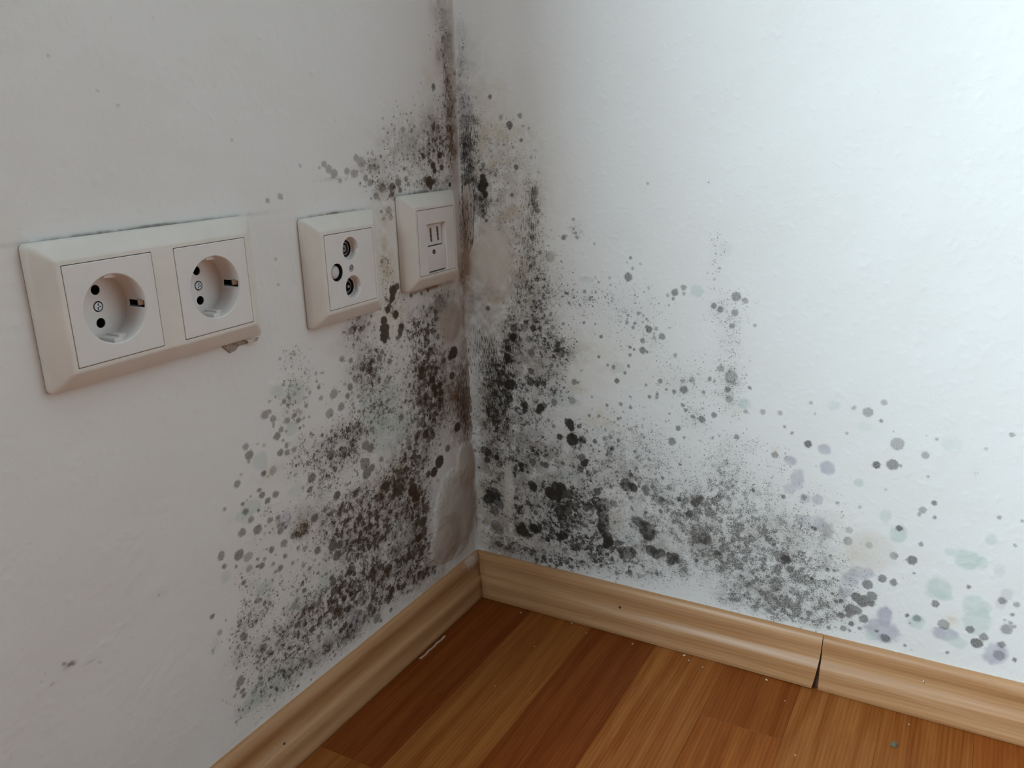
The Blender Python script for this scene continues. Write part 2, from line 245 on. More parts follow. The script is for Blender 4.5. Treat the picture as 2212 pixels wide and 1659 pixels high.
MOULD_SR = "74,4178,37,50 542,4115,19,80 123,4246,19,80 232,4185,49,100 249,4240,41,100 259,4123,34,100 277,4209,24,100 212,4079,25,95 243,4271,36,100 251,3948,17,95 263,3885,17,90 237,3972,17,90 143,3735,11,70 181,3742,10,80 773,4031,31,60 793,3982,26,60 769,4151,40,35 738,3748,29,55 733,3847,32,40 1146,3917,14,40 1145,3834,14,50 1162,3798,14,50 1178,3762,19,40 1050,3758,24,70 1341,3712,7,80 1675,3605,14,70 1640,3566,8,40 1766,3560,11,30 1695,3518,14,40 1655,3441,38,65 1485,3425,14,25 960,3238,7,95 1092,3177,15,70 1134,3299,10,60 910,3581,49,15 243,3063,26,80 2072,3335,32,65 2061,3282,16,60 2148,3381,25,45 2150,3329,16,40 2012,3308,16,30 2024,3226,10,50 2439,3556,12,55 2346,3517,5,80 2387,3584,5,40 2403,3466,11,25 2406,3248,25,60 2459,3222,27,60 2585,3335,40,50 2659,3306,24,35 2580,3203,29,40 2562,3091,23,50 2747,3113,15,35 1754,3133,17,60 1658,3109,14,40 1828,3090,14,60 1799,3118,14,30 1721,3044,14,75 1709,3006,17,55 1851,3000,31,75 1838,3017,24,70 1920,3012,17,40 1971,2950,29,50 2035,3028,10,60 1793,3057,6,90 1796,2896,24,60 1798,2809,32,60 1681,2829,16,75 1682,2756,17,60 1384,2710,15,75 1406,2898,17,75 1350,3007,11,60 1239,3007,14,75 1148,2851,9,60 1246,3119,7,70 1471,2642,15,65 1525,2628,20,60 1670,2655,16,75 1636,2587,17,75 1559,2503,25,80 2093,2796,19,35 1209,2557,10,70 914,2581,21,70 683,2392,46,90 693,2495,32,80 453,2329,56,100 477,2360,36,100 431,2354,28,100 830,2375,16,75 930,2223,35,55 1118,2262,35,30 1141,2446,29,60 1176,2444,16,60 1038,2376,16,70 1034,2451,13,40 963,2499,18,40 2182,2503,32,70 2163,2500,27,65 2090,2472,20,60 2020,2482,13,60 1962,2551,22,55 1835,2498,15,40 1869,2393,16,70 1939,2434,16,70 1934,2395,15,50 1687,2376,10,70 1601,2293,18,60 1466,2268,15,60 2168,2362,15,70 2246,2597,27,35 2167,2576,22,35 2396,2621,21,45 2438,2608,14,45 2347,2498,17,50 2486,2723,31,35 2577,2661,52,30 2553,2549,26,60 2732,2583,15,65 2568,2465,31,35 2699,2693,10,50 2721,2814,5,60 721,3033,18,90 646,2961,23,90 725,2915,34,95 715,3111,18,85 767,2839,18,80 629,2907,34,50 816,3093,23,50 741,2995,34,60 517,2897,40,90 515,2816,37,100 506,2782,24,100 440,2605,41,100 450,2688,35,90 431,2570,22,100 365,2444,36,70 476,3000,26,50 1002,2703,44,60 1025,2824,28,50 697,2672,40,50 678,2805,34,45 927,2939,23,50 853,2794,9,70 675,2384,30,100 826,2175,27,90 601,2152,33,95 1816,4220,11,30 2327,4231,5,60 449,2188,42,90 779,3385,10,60 1001,3145,7,60 348,4958,21,75 355,4955,12,85 534,4719,33,85 534,4697,21,85 640,4791,22,50 451,4784,23,30 592,4358,25,85 248,4375,24,60 224,4338,18,90 107,4376,20,90 71,4554,27,80 86,5377,12,60 121,5124,6,90 73,4479,27,70 119,4903,8,90 732,4649,5,50 257,4813,7,40 203,4958,12,35 461,2183,30,90 612,2153,38,95 788,2151,42,100 760,2110,32,95 828,2175,22,100 928,2214,32,60 1089,2032,49,100 1102,1996,37,100 1063,2053,29,95 1114,1879,62,100 1139,1871,42,100 983,1884,32,95 1223,1890,37,75 1186,2019,22,80 918,1981,20,60 798,1853,15,95 412,1896,18,90 1344,1897,24,80 1306,1847,14,80 1578,1944,18,75 1500,1964,21,55 1445,1937,24,50 1457,1896,11,60 1520,1857,27,55 1489,1803,14,60 1770,1813,14,75 1382,1776,7,80 1692,2274,17,70 1596,2291,18,50 1468,2262,15,60 1288,2140,18,65 1866,2397,18,60 1936,2406,16,40 2053,2266,10,70 2136,2145,25,65 2083,2014,37,60 2189,2066,13,60 2180,2358,13,60 2198,2320,18,60 2261,2266,18,60 2344,2255,31,65 2346,2352,13,50 2446,2309,26,55 2443,2105,14,70 2646,2142,22,55 1821,2008,13,70 2163,1811,15,70 2391,1897,5,90 2005,1654,14,85 2255,1703,5,90 2219,1663,10,70 2049,2201,9,50 1952,1922,5,30 2259,1664,7,60 1235,1660,38,100 1248,1681,32,100 1216,1713,42,80 1012,1621,23,80 830,1570,31,90 789,1576,26,80 560,1523,34,100 565,1478,29,100 628,1462,18,95 686,1578,39,70 687,1320,48,100 660,1342,34,95 700,1289,26,100 907,1282,74,100 989,1351,65,100 935,1367,52,95 1082,1316,52,90 866,1301,53,100 954,1252,45,100 1015,1316,52,95 877,1170,45,80 999,1128,66,80 1053,1139,58,90 999,1061,59,80 1370,1398,38,90 1383,1413,25,90 1658,1516,57,75 1646,1551,37,80 1732,1505,42,95 1695,1510,29,90 1700,1623,27,70 1847,1514,41,70 1854,1478,29,70 1913,1551,24,55 1703,1399,22,50 1831,1393,12,50 1363,1600,17,50 1421,1253,77,80 1447,1297,51,75 1523,1312,33,85 1548,1292,25,80 1447,1142,51,90 1422,1124,44,90 1448,1051,57,95 1422,1026,44,95 1474,952,52,100 1480,900,52,100 1500,905,44,100 1461,856,37,100 1493,943,39,100 1253,1206,39,85 1187,1114,31,80 1305,1073,26,75 532,811,56,100 574,793,56,100 617,774,36,95 548,870,41,90 690,867,49,100 676,877,35,100 626,1133,30,90 709,1041,27,80 996,845,40,100 1030,859,35,100 955,849,30,95 829,780,30,90 773,781,22,80 222,1136,83,85 160,1082,56,95 279,1078,55,85 253,1170,47,90 307,1042,41,80 230,971,56,50 283,1556,32,100 182,1593,46,95 132,1611,35,90 164,1509,35,90 309,1493,40,70 96,809,20,60 238,804,57,50 282,771,57,40 275,598,37,80 246,606,26,90 71,1411,16,90 1848,1137,63,85 1786,1175,50,80 1886,1057,56,90 1910,1087,43,90 1749,1180,38,70 1837,1084,38,85 1913,909,56,85 1963,882,51,90 2011,906,43,80 2109,839,38,90 2143,898,43,85 2083,897,33,70 1691,831,65,70 1628,789,39,80 1576,909,34,70 2162,852,25,85 1998,1444,31,70 1998,1457,19,80 2161,1477,24,70 2311,1470,43,70 2344,1500,31,60 2366,1529,23,60 2258,1349,36,80 2166,1324,29,50 1851,1284,17,70 1991,1325,18,70 867,554,28,90 1047,583,33,70 1102,541,24,70 1410,630,16,80 1572,589,24,70 2342,908,20,85 1979,678,20,60 1590,833,23,60 2241,1148,14,60 2414,1137,61,45 2521,1025,29,55 1706,623,31,50 1252,902,21,80 1146,986,26,70 1408,1431,20,40 1215,1574,17,60 1306,1501,15,80 1509,1475,22,50 3224,2169,32,85 3745,2078,31,85 3859,2101,45,60 3915,2103,15,45 3647,2502,40,35 3754,2595,26,25 3747,2445,16,55 3544,2522,18,25 3877,2271,51,30 3888,2262,33,35 4077,2215,29,35 4178,1840,21,70 4192,1722,16,60 4103,1766,30,35 4085,1727,16,40 4112,2045,11,45 4139,2355,14,30 4618,2463,20,35 4615,1811,16,40 4762,1815,13,45 4742,1611,15,40 3957,1581,26,85 4075,1327,39,75 4033,1320,10,70 4098,1216,10,80 3940,1334,32,55 3590,1384,37,50 3752,1384,29,35 3485,1702,16,35 3593,1483,29,20 4120,1478,20,50 3875,1116,34,65 3959,1099,29,65 3960,1119,17,60 4482,1195,18,60 4271,991,29,70 4083,834,14,85 4109,774,11,60 4795,1040,15,60 4716,1136,30,50 4811,1129,23,35 3769,1032,42,65 3771,890,45,80 3700,897,43,85 3746,870,50,85 3809,939,42,70 3809,875,32,80 3667,771,51,70 3710,776,38,65 3650,713,25,70 3596,698,31,60 3770,714,35,70 3580,832,20,85 3543,816,18,80 3505,881,15,75 3505,1096,15,70 3455,1092,21,55 3335,977,18,70 3468,1220,15,60 3093,2245,14,55 3029,2290,14,45 2649,2143,22,50 2708,2375,19,35 2850,2394,24,30 2989,2402,21,25 3221,2522,16,25 3259,2436,11,30 3036,2360,5,30 2967,2033,29,45 2808,1683,17,80 2864,1070,13,70 3057,1673,20,70 3330,1438,20,70 3308,1446,15,80 3115,1103,44,85 3155,1020,34,80 3009,1217,20,80 2770,1021,29,60 2619,984,13,80 2542,1028,21,90 2663,691,13,80 3678,641,25,80 4346,839,24,50 4157,830,32,40 3506,2306,13,25 4068,2371,5,80 3843,2371,5,60 3223,1700,24,35 3654,1699,14,20 3833,1885,9,30 4468,2333,15,15 4751,980,11,40 4790,966,16,45 4086,835,15,85 4106,772,10,60 3874,628,15,70 3947,579,38,65 3931,586,30,60 4094,558,16,60 4146,532,6,50 4403,590,14,60 4588,731,43,85 4533,834,33,65 4632,798,33,60 4273,991,31,65 4856,660,19,75 4776,909,42,35 4819,941,17,45 4789,965,15,35 4796,1040,13,45 4758,766,30,50 4750,670,43,30 3766,710,35,65 3679,637,20,70 3619,579,28,55 3669,575,15,60 3502,553,21,50 4351,826,44,40 3745,616,19,60"
MOULD_SHADE_WR = "429,113,10,11,42,g 395,153,7,9,38,g 385,166,5,7,30,g 445,142,11,9,36,g 433,146,5,4,30,g 455,141,5,6,30,g 459,162,4,5,25,g 455,104,11,10,30,g 363,191,4,4,35,g 424,234,8,7,14,g 339,252,6,5,20,g 363,238,6,4,14,g 269,245,6,5,25,g 339,199,7,7,42,p 335,214,6,5,38,p 309,200,6,5,42,p 316,185,7,11,40,p 310,175,6,6,30,p 323,169,5,5,35,p 333,170,5,5,34,p 392,78,7,10,45,p 372,113,11,7,40,p 363,104,8,7,34,p 362,92,7,5,35,p 344,141,9,13,40,k 341,116,7,7,30,k 366,127,13,14,22,y 376,142,6,7,20,y 350,156,12,7,14,y 303,133,34,25,16,k 291,76,35,20,20,k 467,138,5,7,14,p 474,120,5,6,20,p 330,149,16,7,25,p 416,82,5,4,30,g 262,233,6,6,14,y 296,208,4,4,16,y 393,81,6,6,40,p 392,65,16,12,42,p 416,79,7,7,32,g 437,75,11,7,42,p 445,70,9,6,30,g 457,93,11,14,30,g 439,88,7,6,22,y 472,67,9,11,42,p 476,90,4,6,20,p 383,57,6,5,30,g 429,107,12,5,28,g 471,112,4,7,15,p 359,82,13,11,25,k 60,135,49,40,28,k 140,212,18,13,22,y 108,151,13,7,30,g 202,149,23,12,20,g 166,104,25,15,15,g 81,165,34,19,22,k 19,182,17,33,25,k 191,97,36,15,25,k 238,108,22,18,30,k 36,54,44,14,15,k 165,167,12,11,25,k 140,200,7,4,20,g 127,109,39,26,22,k 55,194,16,15,20,k 226,336,6,6,28,g 91,358,8,6,22,y 127,340,8,4,20,g 71,316,29,39,20,k 42,353,29,38,15,k 157,262,7,6,25,g 116,236,12,8,22,y 104,226,17,9,25,g 70,256,29,20,30,k 5,356,12,22,28,b -3,324,9,33,40,b -7,262,9,42,38,b 29,231,15,25,35,k 6,403,15,22,40,k 64,354,17,22,16,y 254,251,8,6,20,g 271,244,6,6,25,g 248,371,6,8,10,g 112,275,20,10,14,k 8,484,10,19,28,p 8,452,10,23,40,k 3,507,5,35,20,k 31,456,19,25,18,y 38,501,18,13,16,y 8,542,6,25,14,g 63,460,31,17,12,y 28,335,40,69,22,b 51,412,42,56,14,b 26,72,38,47,45,b 21,173,21,98,30,b 66,66,58,25,30,k 26,346,39,65,22,y 9,311,28,67,25,k 53,397,43,40,16,y 70,270,44,40,18,k 132,269,54,32,12,y 47,173,63,52,25,k 73,111,70,47,20,k 153,153,43,50,14,k 23,101,37,42,20,y 25,461,38,40,20,y 11,515,22,43,15,k"  # stains; the brown and grey washes low in the corner also paint its shade
MOULD_DR = "12,420,12,37,28 32,420,19,32,17 76,404,9,32,17 50,399,28,40,17 86,339,28,37,23 231,127,75,45,28 292,118,58,52,36 186,177,65,44,23 332,101,44,34,36 117,102,59,39,34 59,94,43,34,23 32,157,36,53,28 114,66,67,13,28 7,418,13,22,69 23,409,8,21,69 76,404,8,26,34 72,367,12,24,28 70,329,18,25,40 50,281,13,27,69 37,239,23,28,80 77,297,17,23,46 90,272,24,22,46 83,237,25,17,57 102,273,12,11,57 117,383,9,10,23 133,320,33,18,17 172,311,31,30,16 250,323,17,14,25 217,253,30,16,23 256,264,11,14,51 254,300,13,29,23 242,367,9,22,13 38,385,8,11,28 109,324,20,7,23 191,288,8,7,23 210,271,36,12,11 27,196,18,26,69 20,114,14,22,63 62,207,23,15,63 75,171,27,15,57 115,190,14,15,57 94,129,23,17,69 101,110,17,17,74 144,112,10,23,80 184,111,13,15,69 196,90,14,8,74 213,87,9,8,74 235,113,17,15,57 255,99,22,18,63 166,85,18,10,57 73,86,28,12,57 36,61,38,14,40 114,86,34,13,57 86,52,42,15,46 140,79,32,14,51 179,68,37,11,46 221,78,23,11,46 213,146,28,15,46 236,144,14,14,46 168,153,14,14,40 121,159,19,19,46 214,121,29,18,34 228,225,14,12,34 147,176,14,24,23 189,172,23,30,13 257,183,16,22,28 165,198,30,24,17 248,146,16,29,40 127,129,22,12,57 49,147,24,20,40 52,107,18,16,40 259,189,17,38,20 274,166,25,19,20 287,136,32,16,30 271,106,24,24,40 297,78,29,21,51 321,71,22,17,47 324,99,20,16,34 321,143,14,10,34 348,85,14,16,27 310,111,9,11,44 267,63,18,16,34 338,62,16,9,34 360,71,14,10,23 304,52,17,8,34 291,169,10,15,13 258,242,11,12,23 278,208,11,7,20 301,194,13,14,12 330,177,18,8,8 442,215,3,4,13 299,66,31,10,47 325,60,24,10,40 274,59,19,7,27 355,70,17,11,23 344,55,9,7,20 254,43,20,4,20 8,452,10,23,69 6,489,6,18,46 16,475,10,16,46 25,456,16,22,25 52,453,21,22,23 7,533,6,26,25 41,433,16,5,28"
MOULD_VR = "10,420,11,41,57 76,408,8,32,34 46,412,28,36,28 72,338,19,50,23 8,457,9,27,86 18,466,10,22,46 4,524,4,26,28 13,497,5,11,51 7,409,13,22,92 24,407,7,21,69 72,367,15,49,40 58,315,10,39,51 27,251,14,39,95 46,267,10,27,92 12,264,15,42,57 -2,248,6,35,69 32,224,15,17,92 74,412,8,15,34 50,379,29,31,28 57,234,15,18,57 255,306,6,34,13 28,205,15,28,95 19,158,11,17,80 0,192,5,33,69 31,116,8,20,57 41,191,8,19,46"
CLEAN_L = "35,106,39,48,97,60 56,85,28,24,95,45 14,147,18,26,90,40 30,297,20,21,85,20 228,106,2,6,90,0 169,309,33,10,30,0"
CLEAN_R = "33,353,20,30,90,8 14,352,12,30,60,5 41,122,6,35,75,6 30,376,6,12,70,0 6,63,9,21,50,0 71,70,31,6,35,0 151,119,14,23,30,0 376,133,20,20,40,0"

def nums(s):
    return [[float(v) for v in e.split(',')] for e in s.split()]

WHITE = np.array((0.80, 0.795, 0.785))
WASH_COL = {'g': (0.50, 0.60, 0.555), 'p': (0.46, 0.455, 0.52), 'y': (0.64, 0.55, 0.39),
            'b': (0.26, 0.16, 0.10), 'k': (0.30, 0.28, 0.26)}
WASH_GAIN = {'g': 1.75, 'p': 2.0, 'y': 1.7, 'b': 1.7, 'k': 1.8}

def vnoise(U, V, cell, seed):
    """smooth value noise, -1..1"""
    rs = np.random.RandomState(seed)
    x, y = U / cell, V / cell
    x = x - x.min(); y = y - y.min()
    g = rs.rand(int(x.max()) + 3, int(y.max()) + 3) * 2 - 1
    ix, iy = x.astype(int), y.astype(int)
    fx, fy = x - ix, y - iy
    fx = fx * fx * (3 - 2 * fx); fy = fy * fy * (3 - 2 * fy)
    return (g[ix, iy] * (1 - fx) + g[ix + 1, iy] * fx) * (1 - fy) + (g[ix, iy + 1] * (1 - fx) + g[ix + 1, iy + 1] * fx) * fy

def window_idx(u, v, cx, cy, rx, ry):
    i0, i1 = np.searchsorted(u, (cx - rx, cx + rx))
    j0, j1 = np.searchsorted(v, (cy - ry, cy + ry))
    return slice(i0, i1), slice(j0, j1)

def wall_fields(u, v, spots, washes, dens, streaks, clean, seed, n_extra, chip_seed, wide=1.0):
    U, V = np.meshgrid(u, v, indexing='ij')
    shp = U.shape
    n1 = vnoise(U, V, 7.0, seed) * 0.6 + vnoise(U, V, 2.6, seed + 1) * 0.4
    n0 = vnoise(U, V, 18.0, seed + 9)
    # ---- clouds of fine specks and vertical streaks
    def cloud(items, p):
        k = np.ones(shp)
        for x, z, rx, rz, a in items:
            s = window_idx(u, v, x, z, rx * 2.2, rz * 2.2)
            d2 = ((U[s] - x) / rx) ** 2 + ((V[s] - z) / rz) ** 2
            k[s] *= 1 - a / 100 * np.exp(-1.3 * d2)
        return 1 - k
    D = np.clip(cloud(dens, 1) * 1.25, 0, 1)
    S = np.clip(cloud(streaks, 1) * 1.25, 0, 1)
    # ---- soft tinted washes
    col = np.empty(shp + (3,)); col[:] = WHITE
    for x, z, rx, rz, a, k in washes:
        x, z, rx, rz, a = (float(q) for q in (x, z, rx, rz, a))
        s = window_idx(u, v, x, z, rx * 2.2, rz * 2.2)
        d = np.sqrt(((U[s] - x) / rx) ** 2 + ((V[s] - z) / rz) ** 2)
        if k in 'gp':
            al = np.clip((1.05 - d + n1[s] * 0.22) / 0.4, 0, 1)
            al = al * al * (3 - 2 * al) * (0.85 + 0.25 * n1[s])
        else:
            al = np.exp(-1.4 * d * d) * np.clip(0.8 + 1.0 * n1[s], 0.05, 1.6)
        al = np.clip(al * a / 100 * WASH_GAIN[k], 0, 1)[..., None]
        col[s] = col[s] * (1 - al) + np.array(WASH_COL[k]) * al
    veil = (np.clip(D * (0.85 + 0.5 * n1), 0, 1) * 0.36)[..., None]     # grey film between the colonies
    col = col * (1 - veil) + np.array((0.27, 0.215, 0.165) if wide > 1 else (0.26, 0.235, 0.21)) * veil
    # ---- colonies: the picked ones plus small ones wherever the cloud is dense
    rs = np.random.RandomState(seed + 5)
    sp = [(a / 10, b / 10, r / 10 + 0.25, (d / 100) ** 0.55) for a, b, r, d in spots]
    tries = 0
    W = np.clip(D, 0, 1) ** 1.1
    hi = W.max() + 1e-6
    got = 0
    umax = u[u < 520].max()
    while got < n_extra and tries < 400000:
        tries += 1
        x, z = rs.rand() * umax, 50 + rs.rand() * 540
        i, j = np.searchsorted(u, x), np.searchsorted(v, z)
        if i >= len(u) or j >= len(v) or rs.rand() * hi > W[i, j]:
            continue
        sp.append((x, z, 0.5 + (1.6 if x < 190 or wide > 1 else 0.5) * rs.rand() ** 2.2, 0.3 + 0.6 * rs.rand()))
        got += 1
    sdf = np.full(shp, -4.0); dk = np.zeros(shp)
    for x, z, r, d in sorted(sp, key=lambda q: q[3]):
        s = window_idx(u, v, x, z, wide * (r + 4), r + 4)
        q = r - np.sqrt(((U[s] - x) / wide) ** 2 + ((V[s] - z) * 0.97) ** 2) * (1 + 0.12 * n1[s])
        m = q > sdf[s]
        sdf[s] = np.where(m, q, sdf[s])
        dk[s] = np.where(m, d, dk[s])
    # ---- relief of the woodchip paper
    rc = np.random.RandomState(chip_seed)
    H = vnoise(U, V, 40, chip_seed + 1) * 0.35 + vnoise(U, V, 11, chip_seed + 2) * 0.10 + vnoise(U, V, 3.0, chip_seed + 3) * 0.03
    for _ in range(int(umax * 540 / 55)):
        x, z = rc.rand() * umax, 40 + rc.rand() * 560
        ln, wd, th = 1.6 + 2.4 * rc.rand() ** 2, 0.9 + 0.9 * rc.rand(), rc.rand() * math.pi
        h = (0.07 + 0.17 * rc.rand()) * (1.15 if chip_seed == 101 else 0.9)
        s = window_idx(u, v, x, z, ln * 2, ln * 2)
        a = (U[s] - x) * math.cos(th) + (V[s] - z) * math.sin(th)
        b = -(U[s] - x) * math.sin(th) + (V[s] - z) * math.cos(th)
        H[s] += h * np.exp(-((a / ln) ** 2 + (b / wd) ** 2))
    # ---- pale patches where the mould is covered, and their swelling
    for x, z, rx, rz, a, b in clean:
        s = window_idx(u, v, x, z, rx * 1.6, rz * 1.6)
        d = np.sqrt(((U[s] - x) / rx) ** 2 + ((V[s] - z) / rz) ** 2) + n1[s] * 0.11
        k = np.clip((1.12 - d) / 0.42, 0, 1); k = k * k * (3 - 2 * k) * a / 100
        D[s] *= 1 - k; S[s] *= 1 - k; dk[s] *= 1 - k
        g = np.array((0.42, 0.345, 0.285)) if b > 10 else np.array((0.64, 0.575, 0.52))  # big swellings coloured darker, for the corner shade they sit in
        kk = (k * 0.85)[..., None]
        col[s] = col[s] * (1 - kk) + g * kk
        sw = np.clip(1 - d * d, 0, 1) ** 0.8
        H[s] = H[s] * (1 - 0.8 * k) + b / 10 * sw * (0.92 + 0.12 * n0[s])
    # the paper is rounded into the corner
    c = np.clip(4 - U, 0, 4)
    H += c * c / 10
    return U, V, H, col, sdf, dk, D, S

def grid_mesh(name, X, Y, Z, keep, col, mould):
    nu, nv = X.shape
    me = bpy.data.meshes.new(name)
    co = np.stack((X, Y, Z), -1).reshape(-1, 3) * MM
    idx = np.arange(nu * nv).reshape(nu, nv)
    q = np.stack((idx[:-1, :-1], idx[1:, :-1], idx[1:, 1:], idx[:-1, 1:]), -1)[keep]
    used = np.zeros(nu * nv, bool); used[q.ravel()] = True
    remap = np.cumsum(used) - 1
    co = co[used]; q = remap[q]
    me.vertices.add(len(co)); me.vertices.foreach_set('co', co.astype(np.float32).ravel())
    nf = len(q)
    me.loops.add(nf * 4); me.loops.foreach_set('vertex_index', q.astype(np.int32).ravel())
    me.polygons.add(nf)
    me.polygons.foreach_set('loop_start', np.arange(0, nf * 4, 4, dtype=np.int32))
    me.update(calc_edges=True)
    me.polygons.foreach_set('use_smooth', np.ones(nf, bool))
    for nm, arr in (('paper', col), ('mould', mould)):
        at = me.attributes.new(nm, 'FLOAT_COLOR', 'POINT')
        at.data.foreach_set('color', arr.reshape(-1, 4)[used].astype(np.float32).ravel())
    me.validate()
    return me

def wall_material(name, axis, pigment, pigment_far, streak_thr):
    t = NT(name)
    geo = t.n('ShaderNodeNewGeometry').outputs['Position']
    sep = t.n('ShaderNodeSeparateXYZ'); t.l(geo, sep.inputs[0])
    cmb = t.n('ShaderNodeCombineXYZ')
    t.l(sep.outputs[axis], cmb.inputs[0]); t.l(sep.outputs[2], cmb.inputs[1])
    P = t.vmul(cmb.outputs[0], (1000, 1000, 1000))          # wall millimetres
    pa = t.n('ShaderNodeAttribute', attribute_name='paper')
    paper, coarse = pa.outputs['Color'], pa.outputs['Alpha']      # alpha: how coarse the growth is
    ma = t.n('ShaderNodeAttribute', attribute_name='mould')
    ms = t.n('ShaderNodeSeparateColor'); t.l(ma.outputs['Color'], ms.inputs[0])
    sdf = t.math('SUBTRACT', t.math('MULTIPLY', ms.outputs[0], 20.0), 4.0)
    dark, dens, streak = ms.outputs[1], ms.outputs[2], ma.outputs['Alpha']
    wob = t.noise(P, 0.42, 4.0, 0.62, '2D')
    fine = t.noise(P, 1.15, 4.0, 0.65, '2D')
    # colonies
    s2 = t.math('ADD', sdf, t.math('MULTIPLY', t.math('SUBTRACT', wob, 0.5), 2.3))
    s2 = t.math('ADD', s2, t.math('MULTIPLY', t.math('SUBTRACT', fine, 0.5), 2.0))
    sm = t.ramp(s2, -0.5, 0.85)
    core = t.ramp(s2, 0.1, 1.2, 0.70, 1.0)
    gran = t.ramp(fine, 0.32, 0.64, 1.0, 0.66)
    gran = t.math('MAXIMUM', gran, t.ramp(dark, 0.8, 1.0, 0.0, 0.95))
    a1 = t.math('MULTIPLY', t.math('MULTIPLY', sm, dark), t.math('MULTIPLY', core, gran), clamp=True)
    # fine specks, two sizes, thickening with the cloud
    clump = t.noise(P, 0.11, 3.0, 0.6, '2D')
    dd = t.math('MULTIPLY', dens, t.ramp(clump, 0.30, 0.68, 0.35, 1.45))
    wv = t.n('ShaderNodeTexNoise', noise_dimensions='2D'); t.l(P, wv.inputs['Vector']); wv.inputs['Scale'].default_value = 0.5
    wv.inputs['Detail'].default_value = 3.0
    off = t.n('ShaderNodeVectorMath', operation='MULTIPLY_ADD')
    t.l(wv.outputs['Color'], off.inputs[0]); off.inputs[1].default_value = (2.4, 2.4, 0); t.l(P, off.inputs[2])
    Pw = off.outputs[0]
    def specks(scale, r0, r1, gain):
        vo = t.n('ShaderNodeTexVoronoi', voronoi_dimensions='2D')
        t.l(Pw, vo.inputs['Vector']); vo.inputs['Scale'].default_value = scale
        cs = t.n('ShaderNodeSeparateColor'); t.l(vo.outputs['Color'], cs.inputs[0])
        pres = t.ramp(t.math('SUBTRACT', t.math('MULTIPLY', dd, 1.05), cs.outputs[0]), -0.02, 0.06)
        rad = t.lin(cs.outputs[1], 0, 1, r0, r1)
        disc = t.ramp(t.math('SUBTRACT', rad, vo.outputs['Distance']), -0.05, 0.09)
        tone = t.lin(cs.outputs[2], 0, 1, 0.35, 1.0)
        return t.math('MULTIPLY', t.math('MULTIPLY', pres, disc), t.math('MULTIPLY', tone, gain))
    a2 = specks(0.80, 0.16, 0.42, 0.85)
    a3 = t.math('MULTIPLY', specks(0.33, 0.14, 0.44, 0.72), t.lin(coarse, 0, 1, 0.30, 1.0))
    thr = t.lin(dd, 0, 1, 0.73, 0.40)
    a4 = t.math('MULTIPLY', t.ramp(t.math('SUBTRACT', fine, thr), -0.02, 0.10), t.math('MULTIPLY', t.ramp(dd, 0.02, 0.35, 0.0, 0.75), t.lin(coarse, 0, 1, 0.80, 1.0)))
    med = t.noise(P, 0.22, 5.0, 0.68, '2D', 0.4)
    a5 = t.math('MULTIPLY', t.ramp(t.math('SUBTRACT', med, t.lin(dd, 0, 1, 0.76, 0.44)), -0.03, 0.12), t.math('MULTIPLY', t.ramp(dd, 0.05, 0.5, 0.0, 0.78), t.lin(coarse, 0, 1, 0.32, 1.0)))
    # vertical streaks along the corner
    Ps = t.vmul(P, (1.35, 0.15, 1))
    st = t.noise(Ps, 1.0, 5.0, 0.65, '2D', 0.25)
    a6 = t.math('MULTIPLY', t.ramp(t.math('SUBTRACT', st, t.lin(streak, 0, 1, 0.72, streak_thr)), -0.01, 0.09), t.ramp(streak, 0.02, 0.25, 0.0, 0.85))
    inv = None
    for a in (a1, a2, a3, a4, a5, a6):
        k = t.math('SUBTRACT', 1.0, a, clamp=True)
        inv = k if inv is None else t.math('MULTIPLY', inv, k)
    dk = t.math('SUBTRACT', 1.0, inv, clamp=True)
    pig = t.mix(t.noise(P, 0.03, 2.0, 0.5, '2D'), pigment, pigment_far)
    # the paper itself: very faint yellowing
    age = t.noise(P, 0.012, 3.0, 0.6, '2D')
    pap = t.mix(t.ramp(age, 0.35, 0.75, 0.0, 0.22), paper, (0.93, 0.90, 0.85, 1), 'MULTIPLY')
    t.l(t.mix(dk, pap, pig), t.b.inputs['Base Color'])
    t.b.inputs['Roughness'].default_value = 0.85
    t.b.inputs['Specular IOR Level'].default_value = 0.25
    grain = t.noise(P, 0.55, 5.0, 0.6, '2D')
    t.bump(grain, 0.4, 0.0004)
    return t.m

ROOM_X, ROOM_Y, ROOM_Z = 3.0, -3.4, 2.45
far_u = lambda last, lim: np.array([last + 20, last + 60, last + 150, lim * 1000.0])

# ---- left wall (plane x = 0), distance from the corner runs along -y
zc = np.concatenate(([0.0, 25.0], np.arange(40, 585, 0.95), [600, 640, 700]))
zc = np.concatenate((zc, [WIN_Z1 * 1000, ROOM_Z * 1000]))
zc = np.unique(np.concatenate((zc, [WIN_Z0 * 1000])))
ul = np.concatenate((np.arange(0, 300, 0.95), np.arange(300, 492, 1.5), [520, 600, -WIN_Y1 * 1000, -WIN_Y0 * 1000, -ROOM_Y * 1000]))
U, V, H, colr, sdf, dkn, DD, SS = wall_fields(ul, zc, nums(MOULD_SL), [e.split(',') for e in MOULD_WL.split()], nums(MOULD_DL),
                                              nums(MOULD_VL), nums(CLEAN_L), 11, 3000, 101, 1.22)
uc, vc = (U[:-1, :-1] + U[1:, 1:]) / 2, (V[:-1, :-1] + V[1:, 1:]) / 2
keep = ~((uc > -WIN_Y1 * 1000) & (uc < -WIN_Y0 * 1000) & (vc > WIN_Z0 * 1000) & (vc < WIN_Z1 * 1000))
SOCKETS = {'double_a': (377.9, 377.8), 'double_b': (306.9, 377.8), 'antenna': (176.3, 370.2), 'phone': (60.2, 377.1)}
for s_, z_ in SOCKETS.values():                       # flush boxes behind the inserts
    keep &= ~((abs(uc - s_) < 26) & (abs(vc - z_) < 26))
